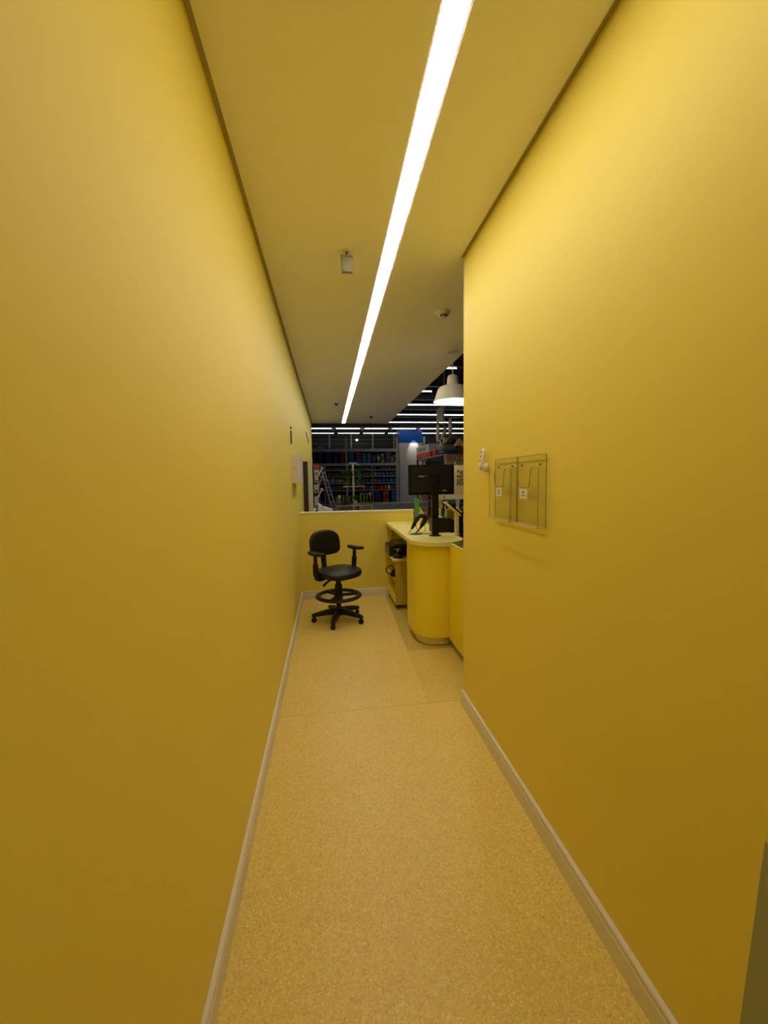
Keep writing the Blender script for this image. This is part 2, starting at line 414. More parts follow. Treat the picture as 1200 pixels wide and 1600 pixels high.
sb = empty('desk_bell', (0.795, 4.65, 0.602), 'black round desk bell with a chrome plunger on the shelf edge', 'desk bell')
MB().lathe([(0.052, 0), (0.052, 0.012), (0.046, 0.030), (0.034, 0.047), (0.016, 0.058), (0.009, 0.062)], n=28).build('dome', M_black, sb, True)
MB().lathe([(0.006, 0.060), (0.006, 0.092), (0.032, 0.093), (0.032, 0.102), (0.0, 0.103)], n=20, cap1=False).build('plunger', M_chrome, sb, True)
sb.scale = (1.15, 1.15, 1.1)

hp = empty('headset', (0.80, 4.80, 0.345), 'black headset lying on the lower shelf of the under counter cabinet', 'headset')
pts = [(-0.075 + 0.050 * math.cos(a), 0.03 + 0.02 * math.sin(2 * a), 0.075 + 0.050 * math.sin(a)) for a in [2 * PI * k / 30 for k in range(27)]]
MB().tube(pts, 0.007).build('headband', M_black, hp, True)
for s_ in (-1, 1):
    MB().lathe([(0.02, -0.02), (0.036, -0.014), (0.038, 0.008), (0.028, 0.02)], n=20, M=Matrix.Translation((-0.03 + 0.012 * s_, 0.04 * s_, 0.04)) @ Matrix.Rotation(PI / 2, 4, 'X')).build('ear_cup', M_black, hp, True)

# ================================================================== MONITOR (back of it faces us)
mo = empty('monitor', (1.035, 3.86, 0.975), 'black computer monitor seen from behind on a tall post on the counter', 'monitor', rz=math.radians(4))
MB().box(-0.265, 0.205, -0.005, 0.018, 0.405, 0.700, 0.004).build('screen_frame', M_black, mo)
MB().box(-0.235, 0.175, -0.018, -0.005, 0.430, 0.680, 0.005).build('back_cover', mat('black_back_cover', (0.017, 0.014, 0.010), 0.5), mo)
MB().box(-0.255, 0.195, 0.018, 0.020, 0.42, 0.69).build('screen', mat('screen_glass', (0.01, 0.01, 0.012), 0.1), mo)
MB().box(-0.037, 0.028, -0.046, -0.019, 0.012, 0.585, 0.006).build('post', M_black, mo)
MB().box(-0.05, 0.04, -0.032, -0.018, 0.50, 0.61, 0.004).build('mount_plate', M_black, mo)
MB().lathe([(0.060, 0), (0.060, 0.005), (0.05, 0.009), (0.01, 0.012)], c=(-0.005, -0.03, 0), n=32).build('foot', M_black, mo, True)
M_lab = mat('pale_label_print', (0.62, 0.57, 0.46), 0.5)
Rx = Matrix.Rotation(PI / 2, 4, 'X')
text('tanca', 'brand_print', M_lab, mo, 0.019, Matrix.Translation((-0.149, -0.0187, 0.582)) @ Rx)
MB().lathe([(0.007, 0), (0.007, 0.0006)], n=16, M=Matrix.Translation((-0.160, -0.018, 0.587)) @ Rx).build('logo_disc', M_lab, mo)
MB().lathe([(0.004, 0), (0.003, 0.002)], n=12, M=Matrix.Translation((-0.09, -0.018, 0.592)) @ Rx).build('screw', M_lab, mo)
MB().box(0.075, 0.118, -0.0188, -0.0178, 0.4385, 0.450).build('serial_sticker', mat('pale_sticker', (0.42, 0.38, 0.30), 0.5), mo)
MB().box(0.042, 0.056, -0.0188, -0.0178, 0.4395, 0.443).build('port_mark', M_lab, mo)
MB().lathe([(0.003, 0), (0.003, 0.002)], n=10, M=Matrix.Translation((0.047, -0.018, 0.482)) @ Rx).build('screw', M_lab, mo)

# receipt printer behind the post
pr = empty('receipt_printer', (1.185, 4.12, 0.975), 'black rounded receipt printer behind the monitor post', 'printer', rz=math.radians(-3))
mb = MB(); pts = [(-0.12, 0), (0.115, 0)]
for i in range(9):
    a = PI / 2 * i / 8; pts.append((0.075 + 0.04 * math.cos(a), 0.105 + 0.04 * math.sin(a)))
pts += [(-0.12, 0.145)]
mb.prism(pts, 'y', -0.08, 0.09); mb.build('case', M_black, pr, True)
MB().box(-0.10, 0.03, -0.05, 0.06, 0.146, 0.150).build('paper_lid', M_dark, pr)
MB().box(-0.06, 0.0, -0.03, 0.02, 0.150, 0.162, 0.002).build('paper', M_paper, pr)

# barcode scanner on its stand with cable
sc = empty('barcode_scanner', (0.93, 4.02, 0.975), 'black handheld barcode scanner propped in its stand on the counter', 'barcode scanner')
# head + grip bent over the stand
MB().tube([(-0.10, -0.03, 0.055), (-0.075, -0.02, 0.095), (-0.052, -0.01, 0.135), (-0.03, 0, 0.165), (0.0, 0.0, 0.182), (0.035, 0, 0.180), (0.058, 0, 0.172)],
          [0.012, 0.019, 0.020, 0.020, 0.022, 0.026, 0.024], n=16).build('grip', M_black, sc, True)
MB().tube([(0.055, 0, 0.172), (0.045, 0.0, 0.135), (0.02, 0, 0.095), (-0.005, -0.01, 0.06)], [0.026, 0.026, 0.022, 0.012], n=16).build('scan_head', M_black, sc, True)
MB().tube([(-0.005, -0.01, 0.06), (-0.03, -0.02, 0.035), (-0.065, -0.03, 0.008)], [0.009, 0.007, 0.006], n=10).build('stand_arm', M_black, sc, True)
MB().lathe([(0.055, 0), (0.055, 0.006), (0.02, 0.012), (0.008, 0.013)], c=(-0.055, -0.035, 0), n=26).build('stand_base', M_dark, sc, True)
MB().lathe([(0.017, 0), (0.019, 0.006), (0.012, 0.012)], c=(-0.01, 0, 0.200), n=16).build('trigger_button', mat('amber_button', (0.45, 0.18, 0.10), 0.4), sc, True)
pts = [(-0.10, -0.03, 0.055), (-0.115, -0.035, 0.035), (-0.135, -0.045, 0.015), (-0.135, -0.07, 0.005), (-0.09, -0.085, 0.004), (-0.02, -0.07, 0.004), (0.06, -0.05, 0.004), (0.13, -0.03, 0.004)]
MB().tube(pts, 0.0032, n=8).build('cable', M_black, sc, True)
MB().tube([(-0.05, 0, 0.11), (-0.05, -0.01, 0.07), (-0.03, -0.02, 0.03), (0.01, -0.03, 0.006), (0.04, -0.03, 0.03), (0.04, -0.02, 0.075), (0.03, 0, 0.11)], 0.0028, n=8).build('cable', M_black, sc, True)

# tablet on a pale yellow stand
ts = empty('tablet_stand', (1.262, 3.86, 0.975), 'pale yellow payment tablet stand at the right end of the counter', 'tablet stand')
MB().box(-0.018, 0.018, -0.018, 0.018, 0.008, 0.235, 0.003).build('post', M_edge, ts)
MB().box(-0.045, 0.022, -0.05, 0.06, 0, 0.008, 0.002).build('foot', M_edge, ts)
Mt = Matrix.Translation((-0.045, 0, 0.262)) @ Matrix.Rotation(math.radians(42), 4, 'Y')
MB().box(-0.10, 0.10, -0.055, 0.055, -0.008, 0.004, 0.003, M=Mt).build('cradle', M_lamtop, ts)
MB().box(-0.09, 0.095, -0.05, 0.05, 0.0045, 0.022, 0.004, M=Mt).build('tablet', M_black, ts)
Mt2 = Matrix.Translation((0.012, -0.03, 0.245)) @ Matrix.Rotation(math.radians(42), 4, 'Y')
MB().box(-0.032, 0.032, -0.012, 0.03, -0.028, 0.012, 0.002, M=Mt2).build('card_slot', M_edge, ts)

# poster on the counter: "Pague aqui com PIX"
ps = empty('payment_sign', (1.52, 4.60, 0.975 - 0.135), 'cream payment poster standing behind the monitor, text cut off by the wall', 'sign')
px0, pz1 = W(684, 727, 4.60); _, pz0 = W(690, 781, 4.60)
px0 -= 1.52; pz1 -= 0.84; pz0 -= 0.84; pxe = 0.36
MB().box(px0, pxe, 0.0, 0.012, pz0, pz1, 0.002).build('board', mat('cream_poster', (0.62, 0.50, 0.24), 0.55), ps)
MB().box(-0.02, 0.02, 0.0, 0.012, 0.0, pz0).box(-0.10, 0.10, -0.05, 0.06, 0, 0.006).build('foot', M_grey, ps)
M_card = mat('printed_bottom_band', (0.68, 0.60, 0.46), 0.5)
MB().box(px0 + 0.004, pxe - 0.03, -0.0015, -0.0003, pz0 + 0.004, pz0 + 0.055).build('footer_band', M_card, ps)
def ps_text(s, v, size, m=M_ink, u=713.6):
    x, z = W(u, v, 4.60); text(s, 'lettering', m, ps, size, Matrix.Translation((x - 1.52, -0.001, z - 0.84)) @ Rx)
ps_text('Pague', 739.5, 0.058, mat('red_brown_ink', (0.20, 0.05, 0.03), 0.6)); ps_text('aqui', 745.8, 0.058); ps_text('com', 752, 0.058)
ps_text('PIX', 758.7, 0.062, mat('bold_dark_ink', (0.03, 0.02, 0.01), 0.6))
x, z = W(694, 777, 4.60)
MB().prism([(x - 1.52 + a, z - 0.84 + c) for a, c in ((0, -0.012), (0.013, 0.002), (0.012, 0.010), (0.006, 0.011), (0, 0.006), (-0.006, 0.011), (-0.012, 0.010), (-0.013, 0.002))], 'y', -0.003, -0.0016).build('heart_mark', M_ink, ps)

# small goods on the counter between the printer and the sign
def counter_good(u0, u1, v0, v1, Y, rgb, name, label, cat, base=None, round_=False):
    xa, zt = W(u0, v0, Y); xb, zb = W(u1, v1, Y)
    if base is not None: zb = base
    o = empty(name, ((xa + xb) / 2, Y, zb), label, cat)
    r = (xb - xa) / 2; h = zt - zb
    if round_:
        MB().lathe([(r * 0.9, 0), (r, h * 0.05), (r, h * 0.7), (r * 0.45, h * 0.82), (r * 0.45, h * 0.9)], n=20).build('body', colmat(rgb), o, True)
        MB().lathe([(r * 0.5, h * 0.9), (r * 0.5, h)], n=16).build('cap', M_white, o, True)
    else:
        MB().box(-r, r, -0.03, 0.03, 0, h, 0.004).build('body', colmat(rgb), o)
        MB().box(-r * 0.7, r * 0.7, -0.0315, -0.0305, h * 0.3, h * 0.7).build('front_label', M_paper, o)
    return o
counter_good(680, 688, 793, 812, 4.45, (0.50, 0.50, 0.44), 'bottle', 'pale spray bottle behind the black receipt printer', 'bottle', base=0.842, round_=True)
counter_good(689, 692.5, 788, 812, 4.50, (0.12, 0.07, 0.05), 'bottle', 'slim dark brown bottle right of the pale spray bottle', 'bottle', base=0.842, round_=True)
counter_good(694, 697, 790, 812, 4.55, (0.45, 0.42, 0.36), 'bottle', 'slim pale bottle next to the dark brown bottle', 'bottle', base=0.842, round_=True)
counter_good(679.5, 689, 775, 790, 4.75, (0.60, 0.45, 0.05), 'snack_pack', 'yellow snack pack just below the bottom edge of the monitor', 'pack', base=0.842)
counter_good(697, 711, 795, 815, 4.35, (0.40, 0.31, 0.03), 'storage_box', 'dull yellow box behind the tablet stand post', 'box', base=0.842)
# dark card terminal at the far right
ct = empty('card_terminal', (1.41, 4.2, 0.84), 'black card terminal column partly hidden by the right wall', 'card terminal')
MB().box(-0.04, 0.10, -0.04, 0.05, 0, 0.34, 0.006).build('body', M_black, ct)
MB().box(-0.055, 0.11, -0.05, 0.05, 0.34, 0.372, 0.005, M=Matrix.Translation((0, 0, 0.02)) @ Matrix.Rotation(math.radians(14), 4, 'Y')).build('keypad', M_dark, ct)
MB().box(0.02, 0.05, -0.043, -0.0402, 0.22, 0.30, 0.001).build('card_reader', M_grey, ct)

# cards standing near the low wall's end
gs = empty('leaflet_stand', (1.14, 4.98, 0.975), 'green leaflet stand at the end of the low yellow wall', 'leaflet stand')
xa, zt = W(647.5, 779, 4.98); xb, zb = W(655, 801, 4.98)
MB().box(xa - 1.14, xb - 1.14, -0.004, 0.004, zb - 0.975 - 0.05, zt - 0.975, 0.001).build('card', mat('green_card', (0.10, 0.30, 0.07), 0.5), gs)
MB().box(-0.03, 0.05, -0.02, 0.03, 0, 0.022).build('base', M_lamtop, gs)
yp = empty('price_card', (1.19, 4.80, 0.975), 'bright yellow folded price card behind the barcode scanner', 'price card')
xa, zt = W(655.5, 791, 4.8); xb, zb = W(668, 809, 4.8)
MB().prism([(xa - 1.19, zb - 0.975), (xb - 1.19, zb - 0.975), (xa - 1.19, zt - 0.975)], 'y', -0.003, 0.003).build('card', mat('bright_yellow_card', (0.75, 0.50, 0.02), 0.5), yp)
MB().box(xa - 1.19, xb - 1.19, -0.02, 0.02, 0, max(0.004, zb - 0.975)).build('base', M_lamtop, yp)

# ================================================================== CHAIR (drafting chair)
ch = empty('drafting_chair', (0.078, 4.325, 0), 'black leatherette drafting chair with armrests and foot ring by the low wall', 'chair', rz=math.radians(219))
def seatf(x, y, l):
    e_ = (y / 0.215)
    return Vector((x + 0.012, y, 0.543 + l - (0.022 * max(0, e_) ** 2.5) + 0.006 * (x / 0.24) ** 2))
mb = MB(); pad(mb, sup(0.240, 0.215, 0.210, 3.6, 3.4, 56), 0.060, 0.018, seatf); mb.build('seat', M_vinylblk, ch, True)
def backf(x, y, l):
    # y -> height; curved in plan
    return Vector((x, -0.235 + 0.55 * x * x * 1.0 - 0.09 * (y) - l + 0.0, 0.838 + y))
mb = MB(); pad(mb, sup(0.206, 0.145, 0.140, 2.5, 4.6, 48), 0.052, 0.024, lambda x, y, l: backf(x, y, -l)); mb.build('backrest', M_vinylblk, ch, True)
MB().tube([(0, -0.10, 0.505), (0, -0.20, 0.505), (0, -0.235, 0.53), (0, -0.243, 0.62), (0, -0.258, 0.74), (0, -0.268, 0.82)], [0.020, 0.024, 0.028, 0.030, 0.030, 0.026], n=14).build('back_support', M_black, ch, True)
MB().box(-0.11, 0.11, -0.15, 0.13, 0.492, 0.515, 0.006).build('seat_plate', M_black, ch)
for s_ in (-1, 1):
    a = MB(); pad(a, sup(0.040, 0.125, 0.125, 3, 3, 32), 0.034, 0.014, lambda x, y, l: Vector((s_ * 0.275 + 0.015 + x, y + 0.003, 0.777 + l + 0.02 * (y / 0.12) ** 2 * 0.3)))
    a.build('arm_pad', M_black, ch, True)
    mb = MB()
    AO = Vector((0.015, -0.012, 0))
    mb.tube([AO + Vector(q) for q in [(s_ * 0.275, 0.0, 0.768), (s_ * 0.273, -0.005, 0.66)]], [0.019, 0.021], n=14)
    mb.tube([AO + Vector(q) for q in [(s_ * 0.273, -0.005, 0.67), (s_ * 0.268, -0.01, 0.56), (s_ * 0.255, -0.01, 0.515), (s_ * 0.22, -0.01, 0.498), (s_ * 0.10, -0.01, 0.498)]], [0.029, 0.027, 0.025, 0.022, 0.016], n=14)
    mb.build('arm_post', M_black, ch, True)
MB().lathe([(0.045, 0.462), (0.05, 0.48), (0.05, 0.493)], n=22).box(-0.03, 0.03, -0.10, 0.06, 0.468, 0.493, 0.005).build('mechanism', M_black, ch, True)
MB().tube([(0.03, 0.0, 0.480), (0.10, 0.0, 0.477), (0.15, -0.005, 0.457), (0.20, -0.01, 0.425)], [0.012, 0.011, 0.011, 0.014], n=10).build('lever', M_black, ch, True)
MB().lathe([(0.028, 0.36), (0.028, 0.465)], n=20).build('gas_cylinder', M_black, ch, True)
MB().lathe([(0.044, 0.22), (0.040, 0.40), (0.030, 0.405)], n=24).build('column_sleeve', M_black, ch, True)
MB().lathe([(0.027, 0.10), (0.027, 0.22)], n=20).build('column', M_black, ch, True)
mb = MB(); rr = 0.222
rs = []
for k in range(48):
    a = 2 * PI * k / 48; c, s_ = math.cos(a), math.sin(a)
    rs.append([Vector(((rr + dx) * c, (rr + dx) * s_, 0.280 + dz)) for dx, dz in [(0.030 * math.cos(q) , 0.018 * math.sin(q)) for q in [2 * PI * j / 12 for j in range(12)]]])
rs.append([p.copy() for p in rs[0]]); mb.rings(rs, False, False)
for k in range(3):
    a = 2 * PI * k / 3 + 0.5
    mb.tube([(0.03 * math.cos(a), 0.03 * math.sin(a), 0.285), (0.21 * math.cos(a), 0.21 * math.sin(a), 0.285)], 0.017, n=10)
mb.lathe([(0.046, 0.262), (0.050, 0.27), (0.050, 0.30), (0.046, 0.306)], n=24)
mb.build('foot_ring', M_black, ch, True)
MB().lathe([(0.036, 0.065), (0.046, 0.075), (0.046, 0.11), (0.036, 0.14), (0.030, 0.15)], n=24).build('hub', M_black, ch, True)
for k in range(5):
    a = math.radians(183 + 72 * k - 219)
    c, s_ = math.cos(a), math.sin(a); d = Vector((c, s_, 0)); q = Vector((-s_, c, 0))
    rs = []
    for r, hw, zt, zb in ((0.03, 0.030, 0.145, 0.080), (0.14, 0.028, 0.130, 0.076), (0.25, 0.024, 0.104, 0.066), (0.285, 0.020, 0.095, 0.064), (0.297, 0.012, 0.086, 0.066)):
        p = d * r
        rs.append([p + q * hw + Vector((0, 0, zb)), p + q * hw * 0.9 + Vector((0, 0, zt - 0.006)), p + q * hw * 0.5 + Vector((0, 0, zt)),
                   p - q * hw * 0.5 + Vector((0, 0, zt)), p - q * hw * 0.9 + Vector((0, 0, zt - 0.006)), p - q * hw + Vector((0, 0, zb))])
    lg = MB().rings(rs).build('leg', M_black, ch, True)
    p = d * 0.272; ca = a + 0.8 + k
    Mc = Matrix.Translation((p.x, p.y, 0.0255)) @ Matrix.Rotation(ca, 4, 'Z') @ Matrix.Rotation(PI / 2, 4, 'X')
    cs = MB()
    for off in (-0.011, 0.011):
        cs.lathe([(0.022, off - 0.008), (0.0255, off - 0.005), (0.0255, off + 0.005), (0.022, off + 0.008)], n=18, M=Mc)
    cs.box(-0.018, 0.018, -0.004, 0.004, 0.0, 0.030, 0.002, M=Matrix.Translation((p.x, p.y, 0.0255)) @ Matrix.Rotation(ca, 4, 'Z'))
    cs.lathe([(0.006, 0.0), (0.006, 0.03)], c=(p.x, p.y, 0.04), n=10)
    cs.build('castor', M_black, lg, True)

o = empty('paper_scrap', (0.493, 4.137, 0), 'tiny white paper scrap lying on the floor between chair and counter', 'litter')
MB().prism([(-0.018, -0.008), (0.014, -0.012), (0.020, 0.004), (-0.004, 0.012)], 'z', 0.0003, 0.0025).build('scrap', mat('white_paper', (0.9, 0.9, 0.88), 0.6), o)
MB().prism([(-0.004, -0.004), (0.006, -0.005), (0.008, 0.004)], 'z', 0.0026, 0.005).build('folded_corner', M_paper, o)

# ================================================================== RIGHT WALL FITTINGS
def holder(y0, y1, label, seedy):
    o = empty('brochure_holder', (XR, (y0 + y1) / 2, 1.335), label, 'brochure holder', 'clear acrylic brochure holders on the right wall')
    hw = (y1 - y0) / 2 - 0.002; T = 0.003
    MB().box(-0.006 - T, -0.006, -hw, hw, 0, 0.303).build('back_plate', M_acr, o)
    e_ = MB(); s = 0.0014
    xf = -0.009
    e_.box(xf - 0.0016, xf + 0.001, -hw, hw, 0.3015, 0.3035); e_.box(xf - 0.0016, xf + 0.001, -hw - s, -hw, 0, 0.303); e_.box(xf - 0.0016, xf + 0.001, hw, hw + s, 0, 0.303)
    # front pocket, offset from the plate, with U cut-out
    xp = -0.042; ph = 0.250; pw = hw - 0.001
    cw, cb, cf = 0.050, 0.165, 0.008   # half width of cut, bottom height of cut
    out = [(-pw, 0), (pw, 0), (pw, ph)]
    r = 0.018
    def arc(cy, cz, a0, a1, rr, n=6): return [(cy + rr * math.cos(a0 + (a1 - a0) * i / n), cz + rr * math.sin(a0 + (a1 - a0) * i / n)) for i in range(n + 1)]
    cut = arc(cw + cf + r, ph - r, PI / 2, PI, r) + arc(cw - r, cb + r, 0, -PI / 2, r) + arc(-cw + r, cb + r, -PI / 2, -PI, r) + arc(-cw - cf - r, ph - r, 0, PI / 2, r)
    out = out + cut + [(-pw, ph)]
    fp = MB(); fp.bm.faces.new([fp.bm.verts.new((xp, p[0], p[1])) for p in out]); fp.build('front_pocket', M_acr, o)
    mb = MB()
    for yy in (-pw + 0.0005, pw - 0.0005):
        mb.bm.faces.new([mb.bm.verts.new(q) for q in ((xp, yy, 0), (-0.009, yy, 0), (-0.009, yy, ph), (xp, yy, ph))])
    mb.bm.faces.new([mb.bm.verts.new(q) for q in ((xp, -pw, 0.0005), (-0.009, -pw, 0.0005), (-0.009, pw, 0.0005), (xp, pw, 0.0005))])
    mb.build('pocket_sides', M_acr, o)
    pl = [Vector((xp - 0.001, p[0], p[1])) for p in cut]
    e_.tube(pl, 0.0016, n=6)
    for yy in (-pw, pw): e_.tube([(xp, yy, 0), (xp, yy, ph)], 0.0014, n=6)
    for sgn in (-1, 1): e_.tube([(xp, sgn * pw, ph), (xp, sgn * (cw + cf + r), ph)], 0.0009, n=6)
    e_.build('cut_edges', M_acredge, o)
    MB().box(xp - 0.001, xp + 0.001, -pw + 0.012, pw - 0.012, 0.0, 0.005).box(-0.011, -0.0085, -pw + 0.012, pw - 0.012, -0.0005, 0.003).build('bottom_edge', M_acrlite, o)
    for yy in (-hw + 0.045, hw - 0.04):
        MB().lathe([(0.0055, 0), (0.005, 0.003), (0.002, 0.004)], n=14, M=Matrix.Translation((-0.009, yy, 0.262)) @ Matrix.Rotation(-PI / 2, 4, 'Y')).build('screw', mat('dark_screw', (0.12, 0.06, 0.03), 0.4), o, True)
    st = MB().box(xp - 0.0022, xp - 0.0016, 0.0 - 0.034, 0.034, 0.118, 0.160).build('sticker', M_paper, o)
    # small paw-like mark with a caption line
    mk = MB()
    for dy, dz, r_ in ((0, 0.146, 0.0045), (-0.005, 0.152, 0.0018), (0.005, 0.152, 0.0018), (-0.0018, 0.1535, 0.0016), (0.0022, 0.1535, 0.0016)):
        mk.lathe([(r_, 0), (r_, 0.0006)], n=14, M=Matrix.Translation((xp - 0.0022, dy, dz - 0.003)) @ Matrix.Rotation(-PI / 2, 4, 'Y'))
    mk.box(xp - 0.0028, xp - 0.0022, -0.013, 0.013, 0.1295, 0.1325)
    mk.build('printed_mark', M_ink, st)
    return o
holder(1.512, 1.760, 'clear acrylic brochure holder on the right wall, the one nearer the camera', 0)
holder(1.766, 2.012, 'clear acrylic brochure holder on the right wall, the one nearer the white handset', 1)

rc = empty('handset', (XR, 2.135, 1.578), 'small white handset with black buttons in a wall cradle left of the brochure holders', 'handset')
MB().lathe([(0.020, -0.022), (0.024, -0.016), (0.024, 0.004), (0.018, 0.010)], n=24, M=Matrix.Translation((-0.012, 0, 0.024)) @ Matrix.Rotation(PI / 2, 4, 'Y')).build('cradle', M_white, rc, True)
Mh = Matrix.Translation((-0.030, 0.004, 0.072)) @ Matrix.Rotation(math.radians(10), 4, 'Y')
mb = MB(); pad(mb, sup(0.019, 0.056, 0.062, 3, 2.4, 28), 0.020, 0.007, lambda x, y, l: Mh @ Vector((-l, x, y))); hb = mb.build('handset_body', M_white, rc, True)
for k in range(3):
    MB().lathe([(0.0058, 0), (0.0055, 0.003), (0.004, 0.0035)], n=14, M=Mh @ Matrix.Translation((-0.0095, 0, 0.034 - 0.024 * k)) @ Matrix.Rotation(-PI / 2, 4, 'Y')).build('button', M_black, hb, True)

# ================================================================== LEFT WALL FITTINGS
eb = empty('electrical_box', (XL, 4.52, 1.51), 'off white rectangular electrical box mounted on the left wall', 'electrical box')
MB().box(0, 0.055, -0.19, 0.30, 0, 0.310, 0.004).build('body', M_whitebox, eb)
MB().box(0.056, 0.082, -0.19, 0.30, 0.0, 0.310, 0.004).build('lid', M_whitebox, eb)
MB().box(0.028, 0.04, -0.194, -0.190, 0.155, 0.17).build('latch', mat('grey_latch', (0.40, 0.36, 0.30), 0.4), eb)
sw = MB().box(XL, XL + 0.012, 4.28, 4.35, 1.925, 2.055, 0.002).build('wall_plate', mat('dull_dark_plate', (0.09, 0.07, 0.04), 0.5))
ident(sw, 'slim dark rectangular plate on the left wall above the electrical box', 'wall plate')
sd = MB().lathe([(0.014, 0), (0.012, 0.012), (0.004, 0.016)], n=18, M=Matrix.Translation((XL, 4.30, 2.085)) @ Matrix.Rotation(PI / 2, 4, 'Y')).build('wall_button', M_dark, smooth=True)
ident(sd, 'tiny dark round button just above the slim dark wall plate', 'button')
tl = MB().prism([(7.3, 2.385), (7.4, 2.385), (8.3, 2.30), (8.3, 2.27), (8.2, 2.27), (7.3, 2.355)], 'x', XL, XL + 0.012).build('wall_bracket', mat('dull_brown_metal', (0.24, 0.19, 0.08), 0.5))
ident(tl, 'thin slanted dark bracket high on the left wall near its far end', 'bracket')

# ================================================================== CEILING FITTINGS
em = empty('ceiling_unit', (0.145, 2.53, H), 'small grey rectangular unit hanging from the ceiling left of the light strip', 'ceiling unit')
MB().lathe([(0.022, -0.008), (0.026, -0.002), (0.026, 0)], n=20).build('rose', M_whitebox, em, True)
MB().lathe([(0.005, -0.03), (0.005, -0.008)], n=10).build('stem', M_dark, em, True)
MB().prism([(-0.036, -0.030), (0.036, -0.030), (0.031, -0.128), (-0.031, -0.128)], 'y', -0.008, 0.010).build('housing', mat('grey_housing', (0.26, 0.24, 0.18), 0.4), em)
MB().prism([(-0.030, -0.042), (0.030, -0.042), (0.026, -0.122), (-0.026, -0.122)], 'y', -0.0105, -0.0085).build('lens', mat('pale_lens', (0.38, 0.36, 0.28), 0.25), em)
sm_ = empty('smoke_detector', (0.974, 3.34, H), 'white round smoke detector on the ceiling right of the light strip', 'smoke detector')
MB().lathe([(0.045, -0.030), (0.056, -0.018), (0.060, -0.010), (0.060, 0)], n=32).build('base', M_whitebox, sm_, True)
MB().lathe([(0.0, -0.052), (0.018, -0.052), (0.032, -0.044), (0.036, -0.0305)], n=28, cap0=False).build('sensor_cap', M_white, sm_, True)
mb = MB()
for a in (-PI / 2, -PI / 2 - 0.65, -PI / 2 + 0.65):
    x, y = 0.037 * math.cos(a), 0.037 * math.sin(a)
    mb.box(x - 0.007, x + 0.007, y - 0.006, y + 0.004, -0.047, -0.034)
mb.build('vent', M_black, sm_)
for x, y, lb in ((0.185, 7.43, 'small square dark sensor on the ceiling left of the light strip far end'), (0.968, 8.89, 'small ceiling sensor near the far edge, right of the light strip')):
    o = empty('ceiling_sensor', (x, y, H), lb, 'ceiling sensor')
    MB().box(-0.04, 0.04, -0.05, 0.05, -0.018, 0, 0.004).build('base', mat('tan_sensor', (0.25, 0.22, 0.15), 0.5), o)
    MB().lathe([(0.012, -0.05), (0.03, -0.04), (0.03, -0.018)], n=18).build('head', M_dark, o, True)

pd = empty('pendant_lamp', (1.375, 4.34, H), 'white bell shaped pendant lamp hanging over the counter', 'pendant lamp')
MB().lathe([(0.055, -0.012), (0.06, -0.004), (0.06, 0)], n=28).build('ceiling_rose', M_whitebox, pd, True)
MB().lathe([(0.006, -0.262), (0.006, -0.012)], n=10).build('rod', M_whitebox, pd, True)
zt = -0.255
out = [(0.040, zt), (0.050, zt - 0.006), (0.056, zt - 0.02), (0.066, zt - 0.105), (0.070, zt - 0.110), (0.115, zt - 0.116), (0.148, zt - 0.130), (0.163, zt - 0.150), (0.174, zt - 0.18), (0.198, zt - 0.258), (0.212, zt - 0.276), (0.214, zt - 0.284)]
inn = [(0.208, zt - 0.284), (0.193, zt - 0.258), (0.167, zt - 0.183), (0.155, zt - 0.153), (0.143, zt - 0.136), (0.108, zt - 0.124), (0.060, zt - 0.110), (0.050, zt - 0.03), (0.03, zt - 0.02)]
MB().lathe(out + inn, n=48, cap0=True, cap1=True).build('shade', M_white, pd, True)
bu = MB().lathe([(0.004, -0.50), (0.03, -0.495), (0.044, -0.475), (0.046, -0.45), (0.035, -0.42), (0.02, -0.395), (0.018, -0.37)], n=24).build('bulb', M_bulb, pd, True)

# ================================================================== SHOP: ceiling tubes
def tube_row(Y, x0, x1, step, ln, row, z=3.63, xo=0.0):
    k = 0; x = x0 + xo
    while x < x1:
        k += 1
        o = empty('tube_light', (x + ln / 2, Y, z), 'white tube light, %s row under the shop ceiling, %s from the left' % (row, ORD[k - 1]), 'tube light', 'shop ceiling tube lights')
        MB().box(-ln / 2, ln / 2, -0.013, 0.013, 0, 0.017, 0.003).build('tube', M_tube, o)
        MB().box(-ln / 2, ln / 2, -0.03, 0.03, 0.031, 0.065).build('housing', M_dark, o)
        MB().tube([(-ln * 0.3, 0, 0.075), (-ln * 0.3, 0, 1.66)], 0.004, n=6).tube([(ln * 0.3, 0, 0.075), (ln * 0.3, 0, 1.66)], 0.004, n=6).build('hanging_wire', M_dark, o)
        x += step
xe, _ = W(713.3, 573, 7.66); tube_row(7.66, xe - 1.2, xe - 0.1, 1.22, 1.2, 'nearest')
xe, _ = W(674.5, 609.5, 9.74); tube_row(9.74, xe - 1.2, xe - 0.1, 1.22, 1.2, 'second')
for Y, name in ((11.5, 'third'), (13.3, 'fourth'), (15.1, 'fifth')):
    tube_row(Y, W({11.5: 640, 13.3: 622, 15.1: 610}[Y], 640, Y)[0] - 0.3, Y * 0.40, 1.22, 1.205, name)
xs, _ = W(480, 667, 17.0); tube_row(17.0, W(525, 667, 17)[0] - 1.2, 6.0, 1.195, 1.0, 'sixth')
tube_row(18.75, W(528, 673, 18.75)[0] - 1.17, 3.0, 1.17, 0.98, 'rearmost left')
tube_row(18.75, W(659, 673, 18.75)[0], 6.0, 1.17, 1.165, 'rearmost right')
k = 0
